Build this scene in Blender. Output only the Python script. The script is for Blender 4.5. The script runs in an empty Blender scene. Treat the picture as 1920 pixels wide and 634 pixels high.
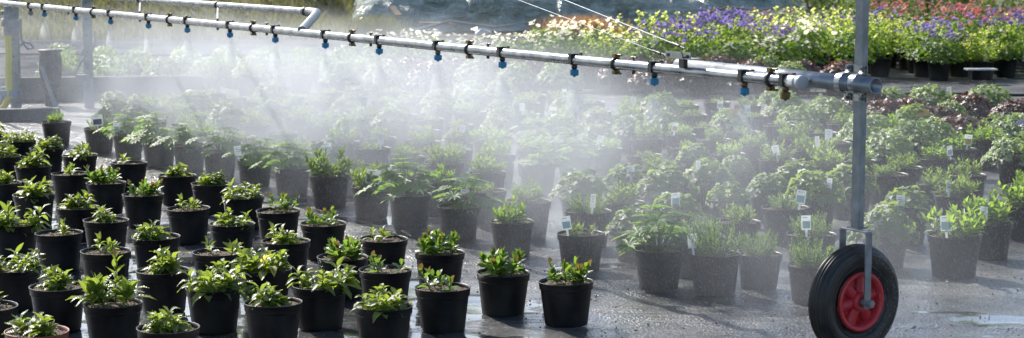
import bpy, math, random
import numpy as np
from mathutils import Vector, Matrix, noise

S = bpy.context.scene
C = S.collection
R = math.radians
PI = math.pi

# ------------------------------------------------------------ camera, sky, sun
CH, F, PITCH = 1.465, 3500.0, R(7.12)
cam_d = bpy.data.cameras.new("camera")
cam_d.sensor_width = 36.0
cam_d.lens = 36.0 * F / 1920.0
cam_d.clip_start, cam_d.clip_end = 0.1, 600.0
cam_d.dof.use_dof = True
cam_d.dof.focus_distance = 8.0
cam_d.dof.aperture_fstop = 6.3
cam = bpy.data.objects.new("camera", cam_d)
C.objects.link(cam)
cam.location = (0, 0, CH)
cam.rotation_euler = (R(90) - PITCH, 0, 0)
S.camera = cam

SUN_AZ = R(-35.0)          # measured from +Y, clockwise seen from above
SUN_EL = R(38.0)
world = bpy.data.worlds.new("World")
S.world = world
world.use_nodes = True
wn = world.node_tree
wn.nodes.clear()
sky = wn.nodes.new("ShaderNodeTexSky")
sky.sky_type = 'NISHITA'
sky.sun_disc = False
sky.sun_elevation = SUN_EL
sky.sun_rotation = SUN_AZ
sky.air_density, sky.dust_density, sky.ozone_density = 1.0, 1.5, 1.0
bgd = wn.nodes.new("ShaderNodeBackground")
bgd.inputs['Strength'].default_value = 0.14
wo = wn.nodes.new("ShaderNodeOutputWorld")
wn.links.new(sky.outputs[0], bgd.inputs['Color'])
wn.links.new(bgd.outputs[0], wo.inputs['Surface'])

sun_d = bpy.data.lights.new("sun", 'SUN')
sun_d.energy = 5.0
sun_d.angle = R(0.5)
sun_d.color = (1.0, 0.95, 0.87)
sun = bpy.data.objects.new("sun", sun_d)
C.objects.link(sun)
sdir = Vector((math.sin(SUN_AZ) * math.cos(SUN_EL), math.cos(SUN_AZ) * math.cos(SUN_EL), math.sin(SUN_EL)))
sun.rotation_euler = sdir.to_track_quat('Z', 'Y').to_euler()
sun.location = sdir * 40

S.view_settings.view_transform = 'Standard'
S.view_settings.look = 'None'
S.view_settings.gamma = 1.0
S.view_settings.use_curve_mapping = False
S.view_settings.exposure = 0.65
S.render.engine = 'CYCLES'
S.cycles.use_denoising = True
S.cycles.max_bounces = 8
S.cycles.diffuse_bounces = 3
S.cycles.glossy_bounces = 3
S.cycles.transmission_bounces = 4
S.cycles.transparent_max_bounces = 8
S.cycles.volume_bounces = 1
S.cycles.volume_step_rate = 0.35
S.cycles.volume_max_steps = 128
S.cycles.sample_clamp_indirect = 6.0

# ------------------------------------------------------------ helpers
def ray(x, y):
    v = Vector(((x - 960) / F, -(y - 317) / F, -1.0))
    return Matrix.Rotation(R(90) - PITCH, 3, 'X') @ v

def on_z(x, y, z=0.0):
    """point of the horizontal plane at height z seen at pixel x, y of the 1920 photo"""
    d = ray(x, y)
    t = (z - CH) / d.z
    return Vector((d.x * t, d.y * t, z))

def on_y(x, y, Y):
    d = ray(x, y)
    t = Y / d.y
    return Vector((d.x * t, Y, CH + d.z * t))

def pix(p):
    q = Matrix.Rotation(-(R(90) - PITCH), 3, 'X') @ (Vector(p) - Vector((0, 0, CH)))
    if q.z > -0.01: return (-9999, -9999)
    return (960 + F * q.x / -q.z, 317 - F * q.y / -q.z)

class MB:
    def __init__(s): s.v, s.f, s.uv, s.m, s.sm = [], [], [], [], []
    def add(s, verts, faces, uvs=None, mi=0, smooth=False):
        o = len(s.v)
        s.v.extend(tuple(v) for v in verts)
        for f in faces:
            s.f.append([o + i for i in f]); s.m.append(mi); s.sm.append(smooth)
            if uvs is None: s.uv.extend([(0.25, 0.25)] * len(f))
            else: s.uv.extend([uvs[i] for i in f])
    def box(s, c, sx, sy, sz, mi=0, M=None):
        M = M or Matrix.Identity(3)
        c = Vector(c)
        vs = [c + M @ Vector((a * sx / 2, b * sy / 2, d * sz / 2)) for a in (-1, 1) for b in (-1, 1) for d in (-1, 1)]
        s.add(vs, [(0, 1, 3, 2), (4, 6, 7, 5), (0, 4, 5, 1), (2, 3, 7, 6), (0, 2, 6, 4), (1, 5, 7, 3)], None, mi)
    def tube(s, pts, r, n=12, mi=0, caps=True, smooth=True, r_list=None):
        pts = [Vector(p) for p in pts]
        rings = []
        prev = None
        for i, p in enumerate(pts):
            if i == 0: t = pts[1] - pts[0]
            elif i == len(pts) - 1: t = pts[-1] - pts[-2]
            else: t = (pts[i + 1] - pts[i]).normalized() + (pts[i] - pts[i - 1]).normalized()
            t = t.normalized()
            if prev is None:
                a = Vector((0, 0, 1)) if abs(t.z) < 0.9 else Vector((1, 0, 0))
                x = t.cross(a).normalized()
            else:
                x = (prev - t * prev.dot(t)).normalized()
            prev = x
            y = t.cross(x)
            rr = r_list[i] if r_list else r
            rings.append([p + x * (rr * math.cos(2 * PI * k / n)) + y * (rr * math.sin(2 * PI * k / n)) for k in range(n)])
        vs = [v for rg in rings for v in rg]
        fs = []
        for i in range(len(rings) - 1):
            for k in range(n):
                a, b = i * n + k, i * n + (k + 1) % n
                fs.append((a, b, b + n, a + n))
        s.add(vs, fs, None, mi, smooth)
        if caps:
            s.add(rings[0], [tuple(range(n))[::-1]], None, mi)
            s.add(rings[-1], [tuple(range(n))], None, mi)
    def lathe(s, prof, n=32, mi=0, M=None, loc=(0, 0, 0), smooth=True, closed=False):
        M = M or Matrix.Identity(3)
        loc = Vector(loc)
        vs = []
        for (r, z) in prof:
            for k in range(n):
                a = 2 * PI * k / n
                vs.append(loc + M @ Vector((r * math.cos(a), r * math.sin(a), z)))
        fs = []
        m = len(prof)
        for i in range(m if closed else m - 1):
            j = (i + 1) % m
            for k in range(n):
                k2 = (k + 1) % n
                fs.append((i * n + k, i * n + k2, j * n + k2, j * n + k))
        s.add(vs, fs, None, mi, smooth)
    def leaf(s, p, d, n, L, W, droop=0.5, fold=0.25, seg=4, mi=0, prof=0, wav=0.0):
        p = Vector(p); d = Vector(d).normalized(); n = Vector(n)
        vs, uv = [], []
        sd = d.cross(n)
        if sd.length < 1e-4: sd = d.cross(Vector((1, 0.3, 0)))
        sd.normalize()
        for i in range(seg + 1):
            t = i / seg
            nn = sd.cross(d).normalized()
            if prof == 0: w = math.sin(PI * min(1, t ** 0.8 * 0.97 + 0.03)) ** 0.8
            elif prof == 1: w = math.sin(PI * min(1, t ** 1.25 * 0.94 + 0.06)) ** 0.7
            else: w = max(0.1, math.sin(PI * min(1, t * 0.9 + 0.08))) ** 0.5
            w *= W / 2
            if i == seg: w = W * 0.03
            k = fold * w + wav * W * math.sin(i * 2.3 + L * 90)
            vs += [p + sd * w + nn * k, p, p - sd * w + nn * k]
            uv += [(0, t), (0.5, t), (1, t)]
            p = p + d * (L / seg)
            d = (d + Vector((0, 0, -1)) * (droop / seg)).normalized()
        fs = []
        for i in range(seg):
            a = i * 3
            fs += [(a, a + 1, a + 4, a + 3), (a + 1, a + 2, a + 5, a + 4)]
        s.add(vs, fs, uv, mi, True)
    def lobed(s, p, n, fwd, r, lobes=5, cup=0.25, mi=0, depth=0.4):
        p = Vector(p); n = Vector(n).normalized(); fwd = Vector(fwd)
        x = (fwd - n * fwd.dot(n))
        x = x.normalized() if x.length > 1e-4 else n.orthogonal().normalized()
        y = n.cross(x)
        c = p + x * r * 0.55
        vs, uv = [c], [(0.5, 0.5)]
        m = lobes * 2
        for k in range(m):
            a = PI + PI * 2 * k / m
            rr = r * (1.0 if k % 2 else 1 - depth)
            if k == 0: rr = r * 0.55
            z = cup * r * (1 if k % 2 else 0.55) * (-1 if k % 4 == 1 else 1)
            vs.append(c + x * rr * math.cos(a) + y * rr * math.sin(a) + n * z * 0.6)
            uv.append((0.5 + 0.45 * math.cos(a), 0.5 + 0.45 * math.sin(a)))
        s.add(vs, [(0, 1 + k, 1 + (k + 1) % m) for k in range(m)], uv, mi, True)
    def mesh(s, name, mats):
        me = bpy.data.meshes.new(name)
        me.from_pydata(s.v, [], s.f)
        me.polygons.foreach_set('material_index', s.m)
        me.polygons.foreach_set('use_smooth', s.sm)
        ul = me.uv_layers.new(name='UVMap')
        ul.data.foreach_set('uv', np.array(s.uv, dtype=np.float32).ravel())
        for m in (mats if isinstance(mats, (list, tuple)) else [mats]): me.materials.append(m)
        me.update()
        return me

def link(name, me, parent=None, loc=None, rz=None):
    o = bpy.data.objects.new(name, me)
    C.objects.link(o)
    if parent is not None: o.parent = parent
    if loc is not None: o.location = loc
    if rz is not None: o.rotation_euler = (0, 0, rz)
    return o

def tag(o, label=None, cat=None, group=None, kind=None):
    if label: o['label'] = label
    if cat: o['category'] = cat
    if group: o['group'] = group
    if kind: o['kind'] = kind
    return o

def thing(name, loc, label, cat, group=None, rz=0.0):
    o = bpy.data.objects.new(name, None)
    o.empty_display_size = 0.05
    C.objects.link(o)
    o.location = loc; o.rotation_euler = (0, 0, rz)
    return tag(o, label, cat, group)

ORD = ['zeroth', 'first', 'second', 'third', 'fourth', 'fifth', 'sixth', 'seventh', 'eighth', 'ninth', 'tenth', 'eleventh',
       'twelfth', 'thirteenth', 'fourteenth', 'fifteenth', 'sixteenth', 'seventeenth', 'eighteenth', 'nineteenth', 'twentieth',
       'twenty-first', 'twenty-second', 'twenty-third', 'twenty-fourth', 'twenty-fifth', 'twenty-sixth', 'twenty-seventh',
       'twenty-eighth', 'twenty-ninth', 'thirtieth', 'thirty-first', 'thirty-second', 'thirty-third', 'thirty-fourth', 'thirty-fifth']

# ------------------------------------------------------------ materials
def nodes_of(name):
    m = bpy.data.materials.new(name)
    m.use_nodes = True
    nt = m.node_tree
    nt.nodes.clear()
    out = nt.nodes.new('ShaderNodeOutputMaterial')
    return m, nt, nt.nodes, nt.links, out

def principled(name, col, rough=0.5, metal=0.0, noise_scale=None, col2=None, bump=0.0, bump_scale=40.0, coat=0.0, spec=0.5, rough2=None):
    m, nt, N, Lk, out = nodes_of(name)
    p = N.new('ShaderNodeBsdfPrincipled')
    p.inputs['Roughness'].default_value = rough
    p.inputs['Metallic'].default_value = metal
    p.inputs['Coat Weight'].default_value = coat
    p.inputs['Specular IOR Level'].default_value = spec
    p.inputs['Base Color'].default_value = (*col, 1)
    tc = N.new('ShaderNodeTexCoord')
    if noise_scale:
        nz = N.new('ShaderNodeTexNoise'); nz.inputs['Scale'].default_value = noise_scale; nz.inputs['Detail'].default_value = 6
        Lk.new(tc.outputs['Object'], nz.inputs['Vector'])
        rp = N.new('ShaderNodeValToRGB')
        rp.color_ramp.elements[0].position = 0.35; rp.color_ramp.elements[1].position = 0.68
        rp.color_ramp.elements[0].color = (*col, 1); rp.color_ramp.elements[1].color = (*(col2 or col), 1)
        Lk.new(nz.outputs['Fac'], rp.inputs[0]); Lk.new(rp.outputs[0], p.inputs['Base Color'])
        if rough2 is not None:
            mr = N.new('ShaderNodeMapRange'); mr.inputs[1].default_value = 0.35; mr.inputs[2].default_value = 0.68
            mr.inputs[3].default_value = rough; mr.inputs[4].default_value = rough2
            Lk.new(nz.outputs['Fac'], mr.inputs[0]); Lk.new(mr.outputs[0], p.inputs['Roughness'])
    if bump:
        nb = N.new('ShaderNodeTexNoise'); nb.inputs['Scale'].default_value = bump_scale; nb.inputs['Detail'].default_value = 5
        Lk.new(tc.outputs['Object'], nb.inputs['Vector'])
        b = N.new('ShaderNodeBump'); b.inputs['Strength'].default_value = bump; b.inputs['Distance'].default_value = 0.01
        Lk.new(nb.outputs['Fac'], b.inputs['Height']); Lk.new(b.outputs[0], p.inputs['Normal'])
    Lk.new(p.outputs[0], out.inputs[0])
    return m

def leafmat(name, a, b, trans, rough=0.4, tw=0.45, rib=None, c=None):
    """leaf surface: colour differs leaf by leaf and plant by plant, light passes through it"""
    m, nt, N, Lk, out = nodes_of(name)
    geo = N.new('ShaderNodeNewGeometry'); oi = N.new('ShaderNodeObjectInfo')
    rp = N.new('ShaderNodeValToRGB')
    rp.color_ramp.elements[0].color = (*a, 1); rp.color_ramp.elements[1].color = (*b, 1)
    if c:
        e = rp.color_ramp.elements.new(0.96); e.color = (*b, 1)
        rp.color_ramp.elements[-1].color = (*c, 1)
    Lk.new(geo.outputs['Random Per Island'], rp.inputs[0])
    hs = N.new('ShaderNodeHueSaturation')
    mr = N.new('ShaderNodeMapRange'); mr.inputs[3].default_value = 0.482; mr.inputs[4].default_value = 0.512
    Lk.new(oi.outputs['Random'], mr.inputs[0]); Lk.new(mr.outputs[0], hs.inputs['Hue'])
    mv = N.new('ShaderNodeMapRange'); mv.inputs[3].default_value = 1.15; mv.inputs[4].default_value = 0.8
    Lk.new(oi.outputs['Random'], mv.inputs[0]); Lk.new(mv.outputs[0], hs.inputs['Value'])
    Lk.new(rp.outputs[0], hs.inputs['Color'])
    col = hs.outputs[0]
    uvn = N.new('ShaderNodeUVMap'); sep = N.new('ShaderNodeSeparateXYZ')
    Lk.new(uvn.outputs[0], sep.inputs[0])
    if rib:
        m1 = N.new('ShaderNodeMath'); m1.operation = 'SUBTRACT'; m1.inputs[1].default_value = 0.5
        m2 = N.new('ShaderNodeMath'); m2.operation = 'ABSOLUTE'
        m3 = N.new('ShaderNodeMath'); m3.operation = 'LESS_THAN'; m3.inputs[1].default_value = 0.045
        Lk.new(sep.outputs[0], m1.inputs[0]); Lk.new(m1.outputs[0], m2.inputs[0]); Lk.new(m2.outputs[0], m3.inputs[0])
        mx = N.new('ShaderNodeMix'); mx.data_type = 'RGBA'
        Lk.new(m3.outputs[0], mx.inputs[0]); Lk.new(col, mx.inputs[6]); mx.inputs[7].default_value = (*rib, 1)
        col = mx.outputs[2]
    p = N.new('ShaderNodeBsdfPrincipled'); p.inputs['Roughness'].default_value = rough
    p.inputs['Specular IOR Level'].default_value = 0.55
    Lk.new(col, p.inputs['Base Color'])
    tr = N.new('ShaderNodeBsdfTranslucent')
    mt = N.new('ShaderNodeMix'); mt.data_type = 'RGBA'; mt.blend_type = 'MULTIPLY'; mt.inputs[0].default_value = 1.0
    g = N.new('ShaderNodeMix'); g.data_type = 'RGBA'; g.inputs[0].default_value = 0.5
    g.inputs[6].default_value = (1, 1, 1, 1)
    sc = N.new('ShaderNodeVectorMath'); sc.operation = 'SCALE'; sc.inputs['Scale'].default_value = 6.0
    Lk.new(col, sc.inputs[0]); Lk.new(sc.outputs[0], g.inputs[7])
    Lk.new(g.outputs[2], mt.inputs[6]); mt.inputs[7].default_value = (*trans, 1)
    Lk.new(mt.outputs[2], tr.inputs['Color'])
    ms = N.new('ShaderNodeMixShader'); ms.inputs[0].default_value = tw
    # lateral veins
    wv = N.new('ShaderNodeTexWave'); wv.inputs['Scale'].default_value = 3.2; wv.inputs['Distortion'].default_value = 0.6
    wv.bands_direction = 'Y'
    Lk.new(uvn.outputs[0], wv.inputs['Vector'])
    bp = N.new('ShaderNodeBump'); bp.inputs['Strength'].default_value = 0.35; bp.inputs['Distance'].default_value = 0.002
    Lk.new(wv.outputs['Fac'], bp.inputs['Height']); Lk.new(bp.outputs[0], p.inputs['Normal'])
    Lk.new(p.outputs[0], ms.inputs[1]); Lk.new(tr.outputs[0], ms.inputs[2]); Lk.new(ms.outputs[0], out.inputs[0])
    return m

M = {}
M['seed'] = leafmat('seedling_leaf', (0.034, 0.068, 0.018), (0.095, 0.145, 0.026), (0.52, 0.58, 0.10), 0.36, 0.42, rib=(0.12, 0.2, 0.05), c=(0.22, 0.21, 0.03))
M['oval'] = leafmat('oval_leaf', (0.026, 0.066, 0.02), (0.062, 0.125, 0.024), (0.40, 0.54, 0.09), 0.30, 0.40, rib=(0.1, 0.17, 0.05))
M['redtip'] = leafmat('red_tip_leaf', (0.07, 0.07, 0.02), (0.13, 0.075, 0.02), (0.4, 0.3, 0.06), 0.35, 0.3)
M['lupin'] = leafmat('palmate_leaf', (0.06, 0.13, 0.04), (0.11, 0.19, 0.05), (0.5, 0.64, 0.14), 0.42, 0.4)
M['bushy'] = leafmat('bushy_leaf', (0.055, 0.10, 0.026), (0.10, 0.155, 0.034), (0.48, 0.58, 0.12), 0.42, 0.42)
M['bright'] = leafmat('bright_leaf', (0.06, 0.118, 0.02), (0.11, 0.18, 0.03), (0.5, 0.62, 0.10), 0.36, 0.45)
M['needle'] = leafmat('needle_leaf', (0.09, 0.15, 0.06), (0.14, 0.21, 0.075), (0.48, 0.58, 0.18), 0.5, 0.35)
M['geran'] = leafmat('pale_mound_leaf', (0.09, 0.15, 0.055), (0.2, 0.26, 0.12), (0.42, 0.52, 0.16), 0.38, 0.35)
M['dark'] = leafmat('dark_purple_leaf', (0.05, 0.032, 0.024), (0.16, 0.105, 0.08), (0.3, 0.1, 0.05), 0.32, 0.25)
M['flgreen'] = leafmat('flower_plant_leaf', (0.05, 0.11, 0.03), (0.1, 0.17, 0.03), (0.42, 0.56, 0.06), 0.45, 0.4)
M['lime'] = leafmat('lime_leaf', (0.125, 0.19, 0.028), (0.25, 0.31, 0.055), (0.5, 0.6, 0.12), 0.45, 0.45)
M['violet'] = leafmat('violet_petal', (0.16, 0.115, 0.29), (0.32, 0.26, 0.46), (0.36, 0.28, 0.48), 0.6, 0.4)
M['white'] = leafmat('white_petal', (0.66, 0.64, 0.56), (0.8, 0.78, 0.72), (0.8, 0.78, 0.65), 0.6, 0.3)
M['cream'] = leafmat('cream_petal', (0.5, 0.5, 0.2), (0.68, 0.66, 0.34), (0.8, 0.8, 0.4), 0.6, 0.35)
M['red'] = leafmat('red_petal', (0.38, 0.12, 0.15), (0.58, 0.32, 0.30), (0.42, 0.2, 0.2), 0.6, 0.35)
M['pink'] = leafmat('pink_petal', (0.5, 0.14, 0.24), (0.65, 0.3, 0.38), (0.9, 0.4, 0.5), 0.6, 0.35)
M['orangegrass'] = leafmat('orange_grass', (0.24, 0.15, 0.06), (0.34, 0.23, 0.1), (0.4, 0.28, 0.13), 0.6, 0.4)
M['drygrass'] = leafmat('dry_grass', (0.045, 0.07, 0.02), (0.14, 0.125, 0.045), (0.34, 0.34, 0.1), 0.6, 0.4)
M['hedge'] = leafmat('hedge_leaf', (0.02, 0.05, 0.014), (0.055, 0.1, 0.02), (0.25, 0.36, 0.05), 0.5, 0.3)
M['stem'] = principled('green_stem', (0.09, 0.13, 0.03), 0.5)
M['brownstem'] = principled('brown_stem', (0.12, 0.06, 0.03), 0.6)
M['bark'] = principled('bark', (0.10, 0.075, 0.05), 0.85, noise_scale=9, col2=(0.18, 0.14, 0.1), bump=0.6)
M['soil'] = principled('potting_soil', (0.045, 0.028, 0.018), 0.9, noise_scale=160, col2=(0.2, 0.14, 0.09), bump=0.9, bump_scale=220)
M['grit'] = principled('soil_grit', (0.42, 0.36, 0.28), 0.8, noise_scale=30, col2=(0.16, 0.1, 0.06))
M['moss'] = principled('soil_moss', (0.06, 0.1, 0.02), 0.8, noise_scale=60, col2=(0.14, 0.17, 0.05))
M['pot'] = principled('black_pot_plastic', (0.004, 0.004, 0.005), 0.34, noise_scale=9, col2=(0.026, 0.024, 0.022), rough2=0.5, bump=0.12, bump_scale=160, spec=0.22)
M['terra'] = principled('terracotta_plastic', (0.20, 0.055, 0.03), 0.4, noise_scale=14, col2=(0.25, 0.075, 0.04), rough2=0.55)
M['galv'] = principled('galvanised_steel', (0.15, 0.17, 0.19), 0.24, 0.8, noise_scale=14, col2=(0.34, 0.36, 0.375), rough2=0.36, bump=0.06, bump_scale=60)
M['galvdark'] = principled('weathered_galvanised_steel', (0.15, 0.17, 0.19), 0.42, 0.6, noise_scale=16, col2=(0.30, 0.32, 0.33), rough2=0.6, bump=0.1, bump_scale=50)
M['blackplastic'] = principled('black_clamp_plastic', (0.018, 0.018, 0.02), 0.4)
M['brass'] = principled('aged_brass', (0.2, 0.14, 0.05), 0.45, 0.6, noise_scale=60, col2=(0.09, 0.06, 0.03))
M['blue'] = principled('blue_nozzle_plastic', (0.0, 0.17, 0.34), 0.38, noise_scale=40, col2=(0.01, 0.21, 0.40))
M['greyplastic'] = principled('grey_plastic', (0.2, 0.21, 0.22), 0.4)
M['capwhite'] = principled('pale_cap_plastic', (0.36, 0.38, 0.40), 0.42)
M['rubber'] = principled('tyre_rubber', (0.008, 0.008, 0.009), 0.30, noise_scale=20, col2=(0.030, 0.028, 0.026), rough2=0.6, spec=0.4)
M['redplastic'] = principled('red_wheel_plastic', (0.50, 0.018, 0.03), 0.36, noise_scale=18, col2=(0.42, 0.02, 0.03), rough2=0.5)
M['yellowhose'] = principled('yellow_hose', (0.55, 0.48, 0.03), 0.5)
M['wood'] = principled('weathered_wood', (0.28, 0.21, 0.14), 0.8, noise_scale=12, col2=(0.42, 0.34, 0.25), bump=0.4)
M['stone'] = principled('stone', (0.3, 0.26, 0.23), 0.8, noise_scale=8, col2=(0.42, 0.36, 0.32), bump=0.5)
M['tank'] = principled('dark_tank_plastic', (0.018, 0.02, 0.023), 0.5, spec=0.25)
M['concrete'] = principled('concrete', (0.035, 0.038, 0.042), 0.8, noise_scale=7, col2=(0.07, 0.07, 0.07), bump=0.3)
M['tagwhite'] = leafmat('white_label_card', (0.74, 0.74, 0.72), (0.8, 0.8, 0.78), (0.5, 0.5, 0.48), 0.3, 0.22)
M['tagblue'] = principled('label_picture_blue', (0.35, 0.52, 0.58), 0.35, noise_scale=90, col2=(0.3, 0.42, 0.3))
M['tagorange'] = principled('label_picture_orange', (0.62, 0.26, 0.05), 0.35, noise_scale=90, col2=(0.55, 0.42, 0.1))
M['tagpink'] = principled('label_picture_pink', (0.55, 0.12, 0.2), 0.4, noise_scale=120, col2=(0.8, 0.35, 0.42))
M['taglilac'] = principled('label_picture_lilac', (0.4, 0.3, 0.48), 0.4, noise_scale=120, col2=(0.62, 0.5, 0.68))
M['tagdark'] = principled('label_picture_dark', (0.03, 0.05, 0.1), 0.4, noise_scale=120, col2=(0.06, 0.08, 0.14))
M['taggrey'] = principled('label_print_grey', (0.35, 0.37, 0.38), 0.5)

# ------------------------------------------------------------ ground
U = Vector((-0.547, 0.837, 0)).normalized()     # along the boom, away from its wheel
V = Vector((0.837, 0.547, 0)).normalized()      # behind the boom
P0 = on_z(1599, 668, 0.0)                       # foot of the wheel
P0 = Vector((P0.x, P0.y, 0))

def ground_mat():
    m, nt, N, Lk, out = nodes_of('ground_cover_fabric')
    geo = N.new('ShaderNodeNewGeometry')
    p = N.new('ShaderNodeBsdfPrincipled')
    def nz(scale, det=6, dist=0.0, stretch=None):
        n = N.new('ShaderNodeTexNoise'); n.inputs['Scale'].default_value = scale; n.inputs['Detail'].default_value = det
        n.inputs['Distortion'].default_value = dist
        if stretch:
            mp = N.new('ShaderNodeMapping'); mp.inputs['Scale'].default_value = stretch; mp.inputs['Rotation'].default_value = (0, 0, 0.35)
            Lk.new(geo.outputs['Position'], mp.inputs[0]); Lk.new(mp.outputs[0], n.inputs['Vector'])
        else: Lk.new(geo.outputs['Position'], n.inputs['Vector'])
        return n.outputs['Fac']
    def ramp(src, p0, c0, p1, c1):
        r = N.new('ShaderNodeValToRGB')
        r.color_ramp.elements[0].position = p0; r.color_ramp.elements[1].position = p1
        r.color_ramp.elements[0].color = (*c0, 1); r.color_ramp.elements[1].color = (*c1, 1)
        Lk.new(src, r.inputs[0]); return r.outputs[0]
    def rng(src, a, b, c, d, smooth=False):
        r = N.new('ShaderNodeMapRange')
        if smooth: r.interpolation_type = 'SMOOTHSTEP'
        for i, x in enumerate((a, b, c, d)): r.inputs[i + 1].default_value = x
        Lk.new(src, r.inputs[0]); return r.outputs[0]
    def math_(op, a, b):
        r = N.new('ShaderNodeMath'); r.operation = op
        for i, x in enumerate((a, b)):
            if isinstance(x, (int, float)): r.inputs[i].default_value = x
            else: Lk.new(x, r.inputs[i])
        return r.outputs[0]
    dirt = nz(1.6, 8, 0.6)
    grit = nz(70, 4)
    base = ramp(dirt, 0.38, (0.022, 0.027, 0.035), 0.66, (0.13, 0.13, 0.128))
    gr = ramp(grit, 0.56, (0, 0, 0), 0.66, (1, 1, 1))
    mx = N.new('ShaderNodeMix'); mx.data_type = 'RGBA'
    Lk.new(math_('MULTIPLY', gr, rng(dirt, 0.36, 0.60, 0.25, 0.9)), mx.inputs[0])
    Lk.new(base, mx.inputs[6]); mx.inputs[7].default_value = (0.26, 0.24, 0.21, 1)
    Lk.new(mx.outputs[2], p.inputs['Base Color'])
    # standing water: low spots, mostly on the near side of the boom
    dv = N.new('ShaderNodeVectorMath'); dv.operation = 'DOT_PRODUCT'; dv.inputs[1].default_value = V
    Lk.new(geo.outputs['Position'], dv.inputs[0])
    v = math_('SUBTRACT', dv.outputs['Value'], P0.dot(V))
    low = nz(1.15, 4, 0.4, (0.6, 1.7, 1))
    near = rng(v, -1.2, 0.2, 0.17, -0.08, True)
    pud = rng(math_('ADD', low, near), 0.545, 0.58, 0, 1, True)
    wet = nz(5.0, 6)
    rough_wet = rng(wet, 0.3, 0.7, 0.26, 0.50)
    far = rng(v, 3.5, 7.0, 0.0, 0.25)
    rr = math_('ADD', rough_wet, far)
    mixr = N.new('ShaderNodeMix'); mixr.data_type = 'FLOAT'
    Lk.new(pud, mixr.inputs[0]); Lk.new(rr, mixr.inputs[2]); mixr.inputs[3].default_value = 0.04
    Lk.new(mixr.outputs[0], p.inputs['Roughness'])
    p.inputs['Coat IOR'].default_value = 1.33
    spy = N.new('ShaderNodeSeparateXYZ'); Lk.new(geo.outputs['Position'], spy.inputs[0])
    dry = rng(spy.outputs[1], 14.5, 19.5, 1.0, 0.0)      # coat and specular fade to nothing at the far end, to dim that strip
    Lk.new(math_('MULTIPLY', rng(v, 1.0, 5.0, 0.85, 0.25), dry), p.inputs['Coat Weight'])
    Lk.new(math_('MULTIPLY', dry, 0.5), p.inputs['Specular IOR Level'])
    Lk.new(rng(wet, 0.3, 0.7, 0.06, 0.26), p.inputs['Coat Roughness'])
    wr = nz(3.4, 5, 1.2, (0.5, 1.8, 1))
    fine = nz(85, 4)
    mid = nz(22, 4)
    grain = math_('MULTIPLY', fine, rng(v, -0.8, -0.2, 0.002, 0.010, True))
    hgt = math_('ADD', math_('MULTIPLY', wr, 0.042), math_('ADD', grain, math_('MULTIPLY', mid, 0.006)))
    b = N.new('ShaderNodeBump'); b.inputs['Distance'].default_value = 1.0
    inv = math_('SUBTRACT', 1.0, math_('MULTIPLY', pud, 0.96))
    Lk.new(math_('MULTIPLY', inv, 0.75), b.inputs['Strength'])
    Lk.new(hgt, b.inputs['Height']); Lk.new(b.outputs[0], p.inputs['Normal'])
    b2 = N.new('ShaderNodeBump'); b2.inputs['Distance'].default_value = 1.0
    Lk.new(math_('MULTIPLY', inv, 0.7), b2.inputs['Strength']); Lk.new(hgt, b2.inputs['Height'])
    Lk.new(b2.outputs[0], p.inputs['Coat Normal'])
    Lk.new(p.outputs[0], out.inputs[0])
    return m

mb = MB()
mb.add([(-250, -30, -0.03), (250, -30, -0.03), (250, 400, -0.03), (-250, 400, -0.03)], [(0, 1, 2, 3)])
g = link('ground', mb.mesh('ground', principled('field_soil', (0.07, 0.075, 0.035), 0.9, noise_scale=0.6, col2=(0.13, 0.11, 0.06))))
tag(g, kind='structure')

# the woven ground cover: a real sheet with shallow wrinkles
def fabric():
    xs = np.concatenate([np.arange(-16, -4, 0.5), np.arange(-4, 4, 0.06), np.arange(4, 16.1, 0.5)])
    ys = np.concatenate([np.arange(-3, 5.5, 0.5), np.arange(5.5, 10, 0.06), np.arange(10, 27.6, 0.25)])
    verts, faces = [], []
    for y in ys:
        for x in xs:
            h = 0.0
            a = noise.noise(Vector((x * 0.9 + 3, y * 2.2, 0.3)))
            h += max(0, 0.10 - abs(a)) * 0.15
            a2 = noise.noise(Vector((x * 1.7 - y * 1.2, y * 3.5 + x, 5.3)))
            h += max(0, 0.07 - abs(a2)) * 0.13
            verts.append((x, y, h - 0.004))
    nx = len(xs)
    for j in range(len(ys) - 1):
        for i in range(nx - 1):
            a = j * nx + i
            faces.append((a, a + 1, a + nx + 1, a + nx))
    mb = MB(); mb.add(verts, faces, None, 0, True)
    return mb.mesh('ground_fabric', ground_mat())
fb = link('path', fabric())
fb.name = 'ground_fabric'
tag(fb, kind='structure')

# ------------------------------------------------------------ plant builders (soil surface at z = 0)
def rdir(rng, el):
    a = rng.uniform(0, 2 * PI)
    return Vector((math.cos(a) * math.cos(el), math.sin(a) * math.cos(el), math.sin(el)))
UP = Vector((0, 0, 1))

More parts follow.
